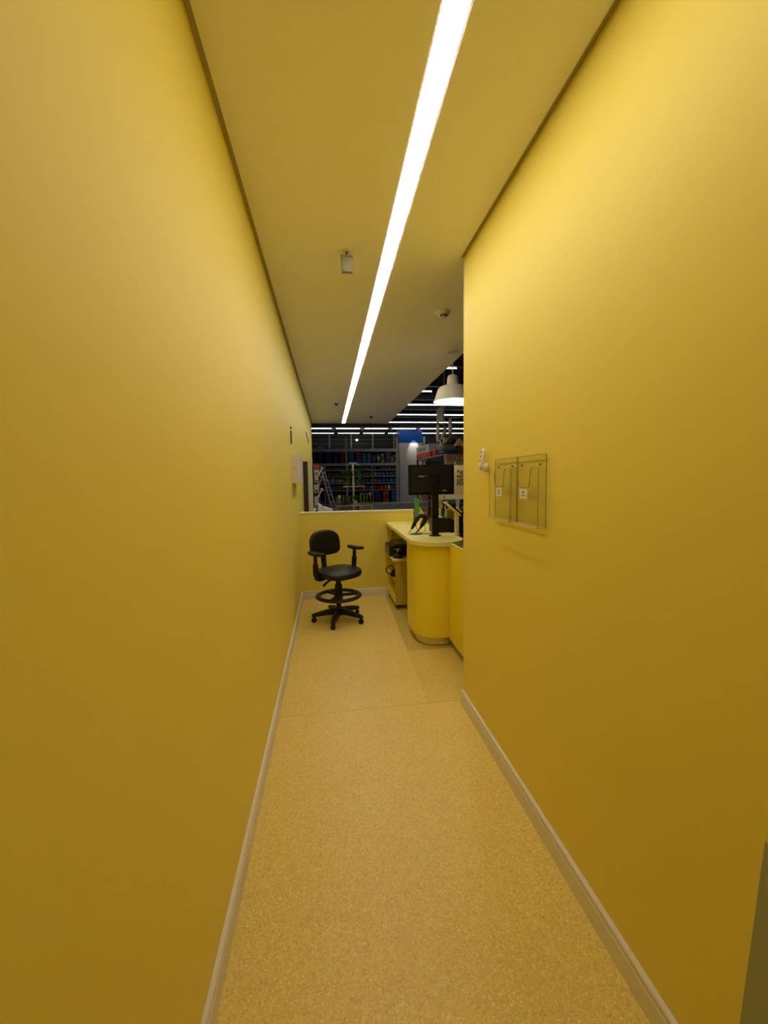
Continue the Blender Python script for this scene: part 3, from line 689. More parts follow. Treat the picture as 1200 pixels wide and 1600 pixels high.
for u, Y in ((520, 17.0), (566, 17.0), (611, 17.0), (654, 17.0), (697, 17.0)):
    x, z = W(u, 669, Y); k += 1
    o = empty('track_spotlight', (x, Y, z), 'small grey spotlight in the gaps of the tube row, %s from the left' % ORD[k - 1], 'spotlight')
    MB().lathe([(0.05, -0.08), (0.055, 0.03), (0.02, 0.06)], n=16).build('head', M_grey, o, True)
    MB().lathe([(0.012, 0.06), (0.012, 5.3 - z)], n=8).build('stem', M_dark, o, True)
x, z = W(649, 676, 16.95)
sp = bpy.data.lights.new('column_spot', 'SPOT'); sp.energy = 9; sp.spot_size = math.radians(62); sp.spot_blend = 0.7; sp.color = (1, 0.95, 0.85); sp.shadow_soft_size = 0.03
spo = bpy.data.objects.new('column_spot', sp); COL.objects.link(spo); spo.location = (x + 0.02, 17.13, 3.30)
spo.rotation_euler = (math.radians(35), 0, 0)

# ================================================================== SHOP: column
cx0, _ = W(624.5, 700, 17.4); cx1, _ = W(659.5, 700, 17.4); _, czb = W(640, 692, 17.4); _, czt = W(640, 667.5, 17.4)
cl = empty('column', ((cx0 + cx1) / 2, 17.8, 0), 'square column, pale below and blue above, right of the back shelving', 'column')
hw = (cx1 - cx0) / 2
MB().box(-hw, hw, -0.4, 0.4, 0, czb).build('lower_cladding', M_colw, cl)
MB().box(-hw - 0.004, hw + 0.004, -0.404, 0.4, czb, czt).build('upper_cladding', M_colb, cl)
MB().box(-hw + 0.02, hw - 0.02, -0.38, 0.38, czt, 5.3).build('shaft', M_storeblk, cl)

# ================================================================== SHOP: long low base ledge in front of the shelving
YS = 16.6
_, bz = W(600, 786.5, YS)
sh = empty('shelving_unit', (1.2, YS + 0.25, 0), 'tall grey metal shelving unit full of pet food along the back of the shop', 'shelving')
Mi = Matrix.Translation((-1.2, -YS - 0.25, 0))
xL, _ = W(470, 700, YS); xM, _ = W(541, 700, YS); xT, _ = W(582.7, 750, YS); xRp, _ = W(621.5, 700, YS)
_, z_top = W(550, 683, YS)
for xp, wd, zt_ in ((xM, 0.07, z_top), (xRp - 0.035, 0.075, z_top), (W(506, 700, YS)[0], 0.03, W(500, 725, YS)[1]), (xT, 0.025, W(583, 725, YS)[1]), (xL, 0.07, z_top)):
    MB().box(xp - wd / 2, xp + wd / 2, YS - 0.01, YS + 0.03, 0, zt_).build('post', M_shelf, sh, M=Mi)
beams = []
for v in (703, 725):
    _, z = W(550, v, YS)
    MB().box(xL, xRp, YS - 0.02, YS + 0.5, z - 0.075, z + 0.045 if v == 703 else z + 0.03).build('beam_shelf', M_shelf, sh, M=Mi)
    beams.append(z + (0.045 if v == 703 else 0.03))
_, zbase = W(550, 786, YS)
MB().box(xL, xRp, YS - 0.04, YS + 0.5, 0.0, zbase - 0.03).build('base', mat('grey_base_panel', (0.36, 0.37, 0.37), 0.5), sh, M=Mi)
MB().box(xL, xRp, YS + 0.47, YS + 0.5, zbase, beams[0] - 0.05).build('back_panel', M_storewall, sh, M=Mi)
rowsR = [733.7, 743.6, 754.2, 765.0]
for v in rowsR:
    _, z = W(600, v, YS)
    MB().box(xL, xRp - 0.07, YS, YS + 0.46, z - 0.03, z).build('shelf_board', M_shelf, sh, M=Mi)
MB().box(xL, xRp, YS - 0.05, YS - 0.041, zbase - 0.13, zbase - 0.035).build('price_strip', mat('price_strip_print', (0.35, 0.22, 0.22), 0.5), sh, M=Mi)

def bag(x, z0, wd, h, Y, rgb, label, group, dep=0.22, band=None, kind='pet_food_bag', cat='pet food bag'):
    o = empty(kind, (x, Y, z0), label, cat, group)
    a = wd / 2; d = dep / 2
    rs = []
    for f, sx_, sy_ in ((0.0, 0.92, 0.85), (0.06, 1.0, 1.0), (0.5, 1.0, 1.05), (0.85, 0.98, 0.75), (0.95, 0.95, 0.25), (1.0, 0.93, 0.06)):
        rs.append([Vector((px * a * sx_, py * d * sy_, h * f)) for px, py in ((-1, -0.7), (-0.8, -1), (0.8, -1), (1, -0.7), (1, 0.7), (0.8, 1), (-0.8, 1), (-1, 0.7))])
    MB().rings(rs).build('pouch', colmat(rgb), o, True)
    if band:
        MB().box(-a * 0.72, a * 0.72, -d * 1.06, -d * 1.03, h * 0.3, h * 0.72).build('printed_label', colmat(band), o)
    return o

BN = {'navy': (0.010, 0.012, 0.085), 'blue': (0.008, 0.085, 0.30), 'teal': (0.015, 0.15, 0.26), 'red': (0.22, 0.012, 0.018), 'purple': (0.07, 0.02, 0.13),
      'yellow': (0.45, 0.40, 0.02), 'white': (0.45, 0.42, 0.40), 'pink': (0.30, 0.20, 0.22), 'orange': (0.38, 0.06, 0.01), 'tan': (0.26, 0.18, 0.10),
      'grey': (0.11, 0.115, 0.10), 'green': (0.04, 0.10, 0.07), 'maroon': (0.09, 0.015, 0.02), 'cream': (0.42, 0.37, 0.28), 'brown': (0.10, 0.045, 0.02),
      'black': (0.012, 0.012, 0.014), 'slate': (0.06, 0.08, 0.15)}
# sacks on the upper shelf: horizontal stacks of flat bags
def stack(u0, u1, v0, cols, label_where, Y=YS + 0.2, zb=None, vb=721.5):
    xa, zt_ = W(u0, v0, Y); xb, _ = W(u1, v0, Y)
    n_ = len(cols); hh = (zt_ - zb) / n_; wd = xb - xa
    for i, c in enumerate(cols):
        jx = random.uniform(-0.006, 0.006)
        o = empty('pet_food_sack', ((xa + xb) / 2 + jx, Y, zb + i * hh),
                  '%s sack %s, %s from bottom' % (c, label_where, ORD[i]), 'pet food sack', 'sacks lying in stacks on the back shelving')
        rs = []
        for f, s_ in ((0.0, 0.94), (0.2, 1.0), (0.7, 1.0), (0.97, 0.93)):
            rs.append([Vector((px * wd / 2 * s_, py * 0.19 * s_, hh * f)) for px, py in ((-1, -0.8), (-0.85, -1), (0.85, -1), (1, -0.8), (1, 0.8), (0.85, 1), (-0.85, 1), (-1, 0.8))])
        MB().rings(rs).build('sack_body', colmat(BN[c]), o, True)
        MB().box(-wd * 0.30, wd * 0.30, -0.193, -0.191, hh * 0.3, hh * 0.6).build('printed_label', colmat(tuple(min(1, q * 1.7 + 0.03) for q in BN[c])), o)
zb2 = beams[1]
for u0, u1, v0, cols, wh in ((487, 495, 708, ['navy'] * 4, 'in the leftmost stack of the upper shelf'),
        (496, 505, 706.5, ['navy'] * 4, 'in the second stack from the left, upper shelf'),
        (507.5, 518.5, 706.5, ['navy'] * 5, 'in the third stack from the left, upper shelf'),
        (520, 528.5, 706.5, ['navy'] * 5, 'in the fourth stack from the left, upper shelf'),
        (531, 539, 707.5, ['maroon', 'maroon', 'red', 'red'], 'stacked just left of the middle post'),
        (544, 553, 706.5, ['blue'] * 4, 'stacked just right of the middle post'),
        (555, 564, 707.5, ['blue', 'blue', 'red', 'red'], 'in the stack topped with red, upper shelf'),
        (565, 571.2, 708.5, ['teal'] * 4, 'in the left one of two teal stacks'),
        (572.5, 579, 708.5, ['teal'] * 4, 'in the right one of two teal stacks'),
        (600.5, 609.5, 705.5, ['purple'] * 5, 'in the purple stack, upper shelf')):
    stack(u0, u1, v0, cols, wh, zb=zb2)
for u0, u1, v0, c, bd, lb in ((580.5, 587, 710, 'purple', 'slate', 'dark purple bag left of the white faced bag on the upper shelf'),
        (588, 593.5, 709, 'slate', 'white', 'dark bag with a white label on the upper shelf'),
        (594.5, 600, 708, 'yellow', 'green', 'bright yellow bag on the upper shelf'),
        (610.2, 614, 712, 'pink', 'cream', 'pale pink bag right of the purple stack'),
        (614.8, 619.8, 710, 'cream', 'brown', 'cream bag beside the right post on the upper shelf')):
    xa, zt_ = W(u0, v0, YS + 0.2); xb, _ = W(u1, v0, YS + 0.2)
    bag((xa + xb) / 2, zb2, xb - xa, zt_ - zb2, YS + 0.2, BN[c], lb, None, band=BN[bd])
for u0, u1, v0, lb in ((488, 493.5, 699.5, 'teal cushion at the far left on top of the shelving'), (494, 504, 698, 'larger teal cushion on top of the shelving')):
    xa, zt_ = W(u0, v0, YS + 0.2); xb, _ = W(u1, v0, YS + 0.2)
    o = empty('cushion', ((xa + xb) / 2, YS + 0.2, beams[0]), lb, 'cushion')
    mb = MB(); hh = zt_ - beams[0]
    pad(mb, sup((xb - xa) / 2, 0.15, 0.15, 4, 4, 24), hh * 0.9, 0.03, lambda x, y, l: Vector((x, y, hh * 0.5 + l))); mb.build('cover', colmat((0.05, 0.24, 0.23)), o, True)
    MB().box(-0.06, 0.06, -0.153, -0.149, hh * 0.3, hh * 0.7).build('tag', colmat((0.2, 0.4, 0.4)), o)

tops = [W(600, v, YS)[1] for v in rowsR] + [zbase - 0.03]
rowname = ['top', 'second', 'third', 'fourth', 'bottom']
def row(bay, u0, u1, r, names, hfrac=0.8, sc_=0.86):
    n_ = len(names); st = (u1 - u0) / n_
    zb_ = tops[r]; zt_ = (tops[r - 1] - 0.03) if r > 0 else beams[1] - 0.11
    for i, c in enumerate(names):
        if c is None: continue
        xa, _ = W(u0 + st * i, 750, YS + 0.14); xb, _ = W(u0 + st * (i + 1), 750, YS + 0.14)
        h_ = (zt_ - zb_) * hfrac * random.uniform(0.92, 1.06)
        bag((xa + xb) / 2, zb_, (xb - xa) * sc_, h_, YS + 0.14, tuple(q * random.uniform(0.85, 1.15) for q in BN[c]),
            '%s pet food bag, %s bay, %s small shelf, %s from the left' % (c, bay, rowname[r], ORD[i]), 'pet food bags on the small shelves of the %s bay' % bay,
            dep=0.2, band=tuple(min(1, q * 1.6 + 0.04) for q in BN[c]))
row('right', 583.5, 620, 0, ['green', None, 'grey', 'grey', 'pink', 'pink', 'grey', 'grey'], 0.72, 0.6)
row('right', 583.5, 620, 1, ['tan', 'teal', 'teal', 'slate', 'blue', 'blue'], 0.80)
row('right', 583.5, 620, 2, ['orange', 'teal', 'blue', 'blue', 'teal', 'blue'], 0.78)
row('right', 583.5, 620, 3, ['maroon', 'red', 'orange', 'orange', 'white', 'slate', 'slate'], 0.82)
row('middle', 543, 582, 0, ['green', 'grey', 'green', 'grey', 'green', 'grey', 'green'], 0.75)
row('middle', 543, 582, 1, ['green', 'grey', 'green', 'maroon', 'grey', 'green', 'grey'], 0.8)
row('middle', 543, 582, 2, ['brown', 'green', 'grey', 'maroon', 'green', 'purple', 'grey'], 0.8)
row('middle', 543, 582, 3, ['brown', 'grey', 'maroon', 'brown', 'tan', 'maroon', 'tan'], 0.8)
row('left', 501, 539, 0, ['maroon', 'grey', 'green', 'brown', 'grey', 'brown', 'purple'], 0.75)
row('left', 501, 539, 1, ['grey', 'maroon', 'brown', 'maroon', 'brown', 'maroon', 'slate'], 0.8)
row('left', 501, 539, 2, ['grey', 'tan', 'tan', 'cream', 'tan', 'cream', 'tan'], 0.85)
row('left', 506, 539, 3, ['black', 'blue', 'blue', 'brown', 'brown', 'brown'], 0.85, 0.95)
stack(584, 595, 767.5, ['navy'] * 6, 'in the right bay stack of the bottom shelf', zb=tops[4])
stack(597, 607.5, 767.5, ['orange', 'orange', 'red', 'maroon', 'orange', 'orange'], 'in the orange and red bottom shelf stack', zb=tops[4])
stack(610, 619.5, 767.5, ['blue'] * 6, 'in the bottom shelf stack by the right post', zb=tops[4])
stack(504, 512, 772, ['navy'] * 4, 'in the far left stack of the bottom shelf', zb=tops[4])

# little round wall lamps far behind
for u, v, lb in ((557.5, 687.5, 'tiny round lamp glowing on the dark rear wall above the shelving'), (658, 685, 'tiny round lamp glowing right of the blue column')):
    x, z = W(u, v, 19.4)
    o = empty('round_lamp', (x, 19.4, z), lb, 'lamp')
    MB().lathe([(0.0, -0.045), (0.035, -0.03), (0.05, 0.0), (0.035, 0.03), (0.0, 0.045)], n=16, cap0=False, cap1=False).build('globe', M_tube, o, True)
    MB().box(-0.03, 0.03, 0.03, 0.2, -0.03, 0.03).build('bracket', M_dark, o)

# second (further right) rack post seen beyond the column
x, zt_ = W(662.5, 682, 17.4)
o = empty('rack_upright', (x, 17.4, 0), 'grey rack upright standing right of the column', 'upright')
MB().box(-0.045, 0.045, -0.03, 0.03, 0, zt_).build('upright', M_shelf, o); MB().box(-0.07, 0.07, -0.05, 0.05, 0, 0.02).build('foot_plate', M_shelf, o)

# ================================================================== SHOP: display rack along the left wall beyond the low wall
lr = empty('wall_display_rack', (XL, 6.2, 0), 'tall dark brown rack with cream front post, left of the ladder', 'display rack')
xa, zt_ = W(472, 721, 6.2); xb, _ = W(480.5, 721, 6.2); xc, _ = W(487.5, 720, 6.2)
MB().box(0.001, xb - XL, 0.0, 0.03, 0, zt_).build('end_panel', M_brown, lr)
MB().box(xb - XL, xc - XL, -0.006, 0.036, 0, zt_ + 0.01, 0.003).build('front_post', mat('cream_post', (0.58, 0.54, 0.42), 0.5), lr)
MB().box(0.001, 0.02, 0.03, 1.3, 0, zt_).build('back_panel', M_brown, lr)
MB().box(0.02, xc - XL, 0.03, 1.3, 0.25, 0.28).build('shelf_board', M_white, lr)
MB().box(0.02, xc - XL, 0.03, 1.3, 1.0, 1.02).build('shelf_board', M_white, lr)
# hanging products, two columns
xq, _ = W(499, 730, 7.66)
MB().box(0.021, xq - XL, 7.66 - 6.2, 7.68 - 6.2, 0, W(495, 724, 7.66)[1]).build('hook_panel', M_dark, lr)
MB().box(0.001, 0.02, 1.3, 7.68 - 6.2, 0, zt_).build('back_panel', M_brown, lr)
prods = [(490, 499, 727, 733, (0.50, 0.02, 0.03), 'red'), (490.5, 498.5, 734, 741, (0.55, 0.52, 0.44), 'cream'), (491, 497.5, 742, 754, (0.50, 0.48, 0.44), 'white'),
         (490.5, 498.5, 757, 770, (0.48, 0.46, 0.42), 'pale grey'), (491, 498, 776, 797, (0.52, 0.49, 0.42), 'off white')]
for i, (u0, u1, v0, v1, rgb, nm) in enumerate(prods):
    Y = 7.6
    xa, zt2 = W(u0, v0, Y); xb2, zb_ = W(u1, v1, Y)
    o = empty('hanging_pack', ((xa + xb2) / 2, Y, zb_), '%s hanging pack beside the white rack post, %s from the top' % (nm, ORD[i]), 'hanging pack', 'packs hanging on the left display rack')
    w2, h2 = (xb2 - xa) / 2, zt2 - zb_
    MB().box(-w2, w2, -0.02, 0.02, 0, h2, 0.006).build('pack_body', colmat(rgb), o)
    MB().box(-w2 * 0.6, w2 * 0.6, -0.022, -0.0205, h2 * 0.1, h2 * 0.35).build('print', colmat((0.08, 0.07, 0.08)), o)
    MB().tube([(0, 0.018, h2 * 0.92), (0, 0.062, h2 * 0.92)], 0.004, n=6).build('peg', M_grey, o)
for i, (u, v, rgb, nm) in enumerate(((500.5, 737, (0.50, 0.47, 0.42), 'white'), (500.5, 752, (0.42, 0.16, 0.08), 'terracotta'), (500.5, 770, (0.50, 0.46, 0.42), 'cream'))):
    x, z = W(u, v, 7.62)
    o = empty('bone_toy', (x, 7.62, z - 0.07), '%s bone shaped toy hanging right of the hanging packs' % nm, 'pet toy')
    MB().tube([(-0.03, 0, 0.01), (0.03, 0, 0.13)], 0.014, n=10).build('shaft', colmat(rgb), o, True)
    mb = MB()
    for px, pz in ((-0.045, 0.012), (-0.022, -0.002), (0.045, 0.128), (0.022, 0.142)):
        mb.lathe([(0.002, -0.018), (0.014, -0.012), (0.019, 0), (0.014, 0.012), (0.002, 0.018)], c=(px, 0, pz), n=12)
    mb.build('knobs', colmat(rgb), o, True)
    MB().tube([(-0.03, 0, 0.10), (-0.045, 0.045, 0.10)], 0.004, n=6).build('hook', M_grey, o)
x, z = W(503, 793, 6.9)
o = empty('white_case', (x, 6.9, 0.98), 'white slanted case with a black handle low beside the display rack', 'case')
MB().prism([(-0.06, 0.0), (0.18, 0.0), (0.18, 0.05), (0.02, 0.11), (-0.06, 0.16)], 'y', -0.12, 0.12).build('case_body', M_white, o)
MB().tube([(-0.02, -0.13, 0.20), (0.02, -0.13, 0.165), (0.055, -0.13, 0.12), (0.03, -0.13, 0.12), (-0.01, -0.13, 0.16), (-0.02, -0.13, 0.20)], 0.008, n=8).build('handle', M_black, o, True)
o = empty('display_plinth', (x + 0.06, 6.9, 0), 'white display plinth carrying the slanted white case', 'plinth')
MB().box(-0.17, 0.14, -0.15, 0.15, 0, 0.95, 0.004).build('body', M_white, o)
MB().box(-0.18, 0.15, -0.16, 0.16, 0.95, 0.98, 0.003).build('top', M_white, o)

# ladder
YL = 11.0
ld = empty('step_ladder', (0.0, YL, 0), 'aluminium ladder leaning in front of the back shelving', 'ladder')
a0 = Vector((W(501, 732, YL)[0], 0.0, W(501, 732, YL)[1])); a1x, a1z = W(519, 797, YL)
b0 = Vector((W(505, 732, YL)[0], 0.25, W(505, 732, YL)[1])); b1x, b1z = W(526, 797, YL)
def ext(p, qx, qz):
    d = Vector((qx, p.y, qz)) - p; t_ = -p.z / d.z; return p + d * t_
A1 = ext(a0, a1x, a1z); B1 = ext(b0, b1x, b1z)
for P0, P1 in ((a0, A1), (b0, B1)):
    MB().tube([P0, P1], 0.026, n=8).build('rail', M_alu, ld, True)
for k in range(9):
    f = 0.06 + k * 0.11
    MB().tube([a0.lerp(A1, f), b0.lerp(B1, f)], 0.017, n=8).build('rung', M_alu, ld, True)
MB().box(a0.x - 0.05, b0.x + 0.06, -0.03, 0.28, a0.z - 0.02, a0.z + 0.02, 0.004).build('top_cap', M_dark, ld)

# ================================================================== SHOP: plant stand
YP = 9.0
px_, _ = W(552, 750, YP)
pst = empty('plant_stand', (px_, YP, 0), 'pale metal plant stand with a centre pole in front of the back shelving', 'plant stand')
def lz(v): return W(552, v, YP)[1]
M_pale = mat('pale_cream_metal', (0.42, 0.38, 0.26), 0.5)
MB().box(-0.022, 0.022, -0.02, 0.02, 0, lz(724)).build('pole', M_pale, pst)
for v, u0, u1, nm in ((789.5, 526, 581, 'lower_shelf'), (759.8, 536, 569, 'upper_shelf')):
    xa, z = W(u0, v, YP); xb, _ = W(u1, v, YP)
    mb = MB()
    for yy in (-0.2, 0.2): mb.box(xa - px_, xb - px_, yy - 0.008, yy + 0.008, z - 0.012, z + 0.004)
    for xx in (xa, xb - 0.016): mb.box(xx - px_, xx - px_ + 0.016, -0.2, 0.2, z - 0.012, z + 0.004)
    kx = xa + 0.06
    while kx < xb - 0.03: mb.box(kx - px_, kx - px_ + 0.006, -0.2, 0.2, z - 0.006, z + 0.0); kx += 0.05
    mb.build(nm, M_pale, pst)
for u in (527, 563.5, 580.5):
    xa, _ = W(u, 790, YP); MB().box(xa - px_ - 0.01, xa - px_ + 0.01, -0.208, -0.188, 0, lz(789.5) - 0.012).build('leg', M_pale, pst)
for u in (530, 578):
    xa, _ = W(u, 790, YP + 0.2); MB().box(xa - px_ - 0.01, xa - px_ + 0.01, 0.188, 0.208, 0, lz(789.5) - 0.012).build('leg', M_pale, pst)
MB().tube([(-0.13, 0, lz(726)), (-0.06, 0, lz(723.5)), (0.0, 0, lz(724.5)), (0.06, 0, lz(723.5)), (0.12, 0, lz(727))], 0.011, n=8).build('hook_bar', M_pale, pst, True)

def fern(x, y, z, r, h, label, m, potcol, n_=60, pot=True, droop=1.0):
    o = empty('potted_plant', (x, y, z), label, 'plant')
    ph = 0.09 if pot else 0.05
    MB().lathe([(0.045, 0), (0.06, ph), (0.064, ph), (0.064, ph + 0.01), (0.05, ph + 0.01)], n=18).build('pot', colmat(potcol), o, True)
    mb = MB()
    for k in range(n_):
        a = random.uniform(0, 2 * PI); rr_ = r * random.uniform(0.35, 1.0); hh = h * random.uniform(0.5, 1.0)
        d = Vector((math.cos(a), math.sin(a), 0)); q = Vector((-math.sin(a), math.cos(a), 0)); wd = 0.012 + 0.018 * random.random()
        p0 = Vector((0, 0, ph)); L_ = []; R_ = []
        for j in range(6):
            f = j / 5
            p = p0 + d * rr_ * f + Vector((0, 0, hh * (f * 1.6 - droop * f * f)))
            ww = wd * math.sin(PI * min(0.98, f * 0.9 + 0.08))
            L_.append(p + q * ww); R_.append(p - q * ww)
        vl = [mb.bm.verts.new(p) for p in L_]; vr = [mb.bm.verts.new(p) for p in R_]
        for j in range(5): mb.bm.faces.new((vl[j], vl[j + 1], vr[j + 1], vr[j]))
    mb.build('foliage', m, o)
    return o
zu = lz(759.8) + 0.004; zl = lz(789.5) + 0.004
x1_, _ = W(543, 750, YP); x2_, _ = W(562, 750, YP)
fern(x1_, YP, zu, 0.18, 0.40, 'bushy dark green fern on the upper stand shelf left of the pole', M_leaf, (0.05, 0.06, 0.04), 220, droop=0.9)
fern(x2_, YP, zu, 0.15, 0.43, 'bushy bright green fern on the upper stand shelf right of the pole', M_leaf, (0.05, 0.06, 0.04), 220, droop=0.9)
for i, (u, m_, pc, hh, nm) in enumerate(((537, M_leafp, (0.03, 0.03, 0.03), 0.22, 'leafy plant in a dark pot'), (545, M_leafp, (0.04, 0.04, 0.03), 0.20, 'spiky pale plant'),
        (555, M_leaf, (0.34, 0.36, 0.34), 0.22, 'dense green plant in a pale pot'))):
    x, _ = W(u, 780, YP); fern(x, YP - 0.05, zl, 0.075, hh, '%s on the lower stand shelf, %s from the left' % (nm, ORD[i + 1]), m_, pc, 50)
# glass jar with plant on lower shelf
x, _ = W(530.5, 780, YP)
o = empty('glass_terrarium', (x, YP, zl), 'bluish glass terrarium at the left end of the lower stand shelf', 'terrarium')
M_gl = bpy.data.materials.new('bluish_glass'); M_gl.use_nodes = True
nt = M_gl.node_tree; nt.nodes.clear()
o_ = nt.nodes.new('ShaderNodeOutputMaterial'); mx = nt.nodes.new('ShaderNodeMixShader'); tr = nt.nodes.new('ShaderNodeBsdfTransparent'); tr.inputs[0].default_value = (0.55, 0.68, 0.68, 1)
gl = nt.nodes.new('ShaderNodeBsdfGlossy'); gl.inputs['Roughness'].default_value = 0.15; mx.inputs[0].default_value = 0.2
nt.links.new(tr.outputs[0], mx.inputs[1]); nt.links.new(gl.outputs[0], mx.inputs[2]); nt.links.new(mx.outputs[0], o_.inputs[0])
MB().lathe([(0.05, 0), (0.075, 0.03), (0.085, 0.12), (0.07, 0.20), (0.045, 0.23)], n=24, cap1=False).build('globe', M_gl, o, True)
MB().lathe([(0.045, 0.003), (0.066, 0.03), (0.070, 0.06), (0.0, 0.065)], n=20, cap1=False).build('soil', colmat((0.05, 0.035, 0.02)), o, True)
# small flowers in amber pots at the right
for i in range(4):
    u = 563.5 + i * 5.0
    x, _ = W(u, 780, YP)
    o = empty('flower_pot', (x, YP - 0.04, zl), 'small amber pot of pale flowers on the lower stand shelf, %s from the pole' % ORD[i], 'flower pot', 'amber flower pots on the plant stand')
    MB().lathe([(0.024, 0), (0.031, 0.06), (0.033, 0.065), (0.02, 0.065)], n=16).build('pot', colmat((0.32, 0.17, 0.02)), o, True)
    mb = MB()
    for k in range(10):
        a = 2 * PI * k / 10; r_ = random.uniform(0.01, 0.035)
        mb.tube([(0, 0, 0.06), (r_ * 0.5 * math.cos(a), r_ * 0.5 * math.sin(a), 0.14), (r_ * math.cos(a), r_ * math.sin(a), random.uniform(0.2, 0.27))], [0.004, 0.005, 0.002], n=5)
    mb.build('stems', M_leafp, o)
    mb = MB()
    for k in range(5):
        a = random.uniform(0, 6.28); r_ = 0.022
        mb.lathe([(0.003, -0.012), (0.014, -0.004), (0.016, 0.008), (0.004, 0.014)], c=(r_ * math.cos(a), r_ * math.sin(a), random.uniform(0.2, 0.27)), n=8)
    mb.build('blossoms', colmat((0.42, 0.36, 0.34) if i in (0, 3) else (0.16, 0.15, 0.09)), o, True)

# long pale bench in front of shelving bottom (counter ledge seen above the low wall)
YG = 13.0
xa, za = W(560, 786.5, YG); xb, _ = W(660, 786, YG)
o = empty('display_bench', (0.5 * (xa + xb), YG, 0), 'long pale grey low bench behind the low wall', 'bench')
MB().box(-(xb - xa) / 2, (xb - xa) / 2 + 0.3, -0.3, 0.3, 0, za - 0.03).build('body', mat('pale_grey_laminate', (0.34, 0.34, 0.33), 0.5), o)
MB().box(-(xb - xa) / 2 - 0.02, (xb - xa) / 2 + 0.32, -0.32, 0.32, za - 0.03, za, 0.004).build('top', mat('pale_grey_top', (0.46, 0.45, 0.43), 0.45), o)

# ================================================================== SHOP: pet accessory gondola on the right
GX = 1.75; GY0, GY1 = 6.05, 7.95
go = empty('gondola_shelf', (GX + 0.3, 6.5, 0), 'dark gondola shelf of pet accessories right of the column, behind the monitor', 'shelf')
Mi = Matrix.Translation((-GX - 0.3, -6.5, 0))
MB().box(GX, GX + 0.6, GY0, GY1, 1.885, 1.908, 0.003).build('top_board', mat('blue_grey_board', (0.14, 0.17, 0.20), 0.4), go, M=Mi)
for z in (1.50, 1.15, 0.75, 0.30):
    MB().box(GX + 0.01, GX + 0.6, GY0, GY1, z - 0.02, z).build('shelf_board', M_wood, go, M=Mi)
MB().box(GX + 0.58, GX + 0.6, GY0, GY1, 0, 1.885).build('back_panel', M_brown, go, M=Mi)
xc_, zc_ = W(711, 735, 5.95)
MB().box(GX, GX + 0.6, 5.90, GY0, zc_ - 0.02, zc_).build('end_shelf', M_wood, go, M=Mi)
for y in (GY0, GY1 - 0.03, 7.0):
    MB().box(GX + 0.55, GX + 0.58, y, y + 0.03, 0, 1.885).box(GX + 0.02, GX + 0.05, y, y + 0.03, 0, 1.885).build('upright', M_black, go, M=Mi)
def gbox(y0, y1, z0, z1, rgb, name, label, cat, dx=0.30, x0=0.01, lab=None):
    o = empty(name, (GX + x0 + dx / 2, (y0 + y1) / 2, z0), label, cat)
    hy = (y1 - y0) / 2
    MB().box(-dx / 2, dx / 2, -hy, hy, 0, z1 - z0, 0.008).build('carton', colmat(rgb), o)
    if lab: MB().box(-dx / 2 - 0.002, -dx / 2 - 0.0005, -hy * 0.6, hy * 0.6, (z1 - z0) * 0.25, (z1 - z0) * 0.75).build('printed_label', colmat(lab), o)
    return o
zt0 = 1.908
def gy(u, v=715):     # depth of a spot on the gondola's left face seen at u
    d = CR * ((u - 600) / FPX) - CU * ((v - 800) / FPX) + CF
    return d.y * GX / d.x
gbox(gy(671), gy(650) , zt0, zt0 + 0.095, (0.34, 0.01, 0.012), 'red_box', 'red box on the top board left of the brown goods', 'box', lab=(0.45, 0.05, 0.04))
gbox(gy(669), gy(650), zt0 + 0.096, zt0 + 0.235, (0.36, 0.36, 0.40), 'carton', 'white and grey printed carton standing on the red box', 'carton', lab=(0.14, 0.22, 0.20))
gbox(6.68, gy(674), zt0, zt0 + 0.075, (0.06, 0.025, 0.012), 'tray', 'dark brown tray on the top board right of the red box', 'tray', lab=(0.02, 0.01, 0.01))
gbox(6.50, 6.66, zt0, zt0 + 0.10, (0.26, 0.012, 0.01), 'red_pack', 'small dark red pack wedged between the brown tray and the pet beds', 'pack', dx=0.06)
# grey wire carriers (loops)
for i, (u, dz) in enumerate(((675.5, 0.0), (679.5, 0.03))):
    o = empty('wire_carrier', (GX + 0.12, gy(u), zt0 + 0.077), 'rounded grey wire carrier behind the carton, the one %s' % ('nearer the carton' if i == 0 else 'nearer the scratching post'), 'pet carrier')
    pts = [(0.0, 0.14 * math.cos(a), 0.015 + (0.17 + dz) * math.sin(a)) for a in [PI * k / 14 for k in range(15)]]
    MB().tube(pts, 0.011, n=8).tube([(p[0] + 0.14, p[1], p[2]) for p in pts], 0.011, n=8).build('hoop', M_grey, o, True)
    MB().box(-0.01, 0.15, -0.15, 0.15, 0, 0.02).build('tray', M_grey, o)
o = empty('scratching_post', (GX + 0.15, gy(684), zt0 + 0.077), 'beige scratching post standing on the brown tray', 'scratching post')
MB().box(-0.09, 0.09, -0.09, 0.09, 0, 0.03, 0.004).build('base', colmat((0.16, 0.12, 0.07)), o)
MB().lathe([(0.055, 0.03), (0.055, 0.21)], n=18).build('post', colmat((0.20, 0.16, 0.10)), o, True)
MB().box(-0.08, 0.08, -0.09, 0.09, 0.21, 0.245, 0.006).build('platform', colmat((0.17, 0.12, 0.06)), o)
def fpos(u0, u1, v0, v1, Y):
    xa, zt_ = W(u0, v0, Y); xb, zb_ = W(u1, v1, Y)
    return (xa + xb) / 2, (xb - xa) / 2, zb_, zt_
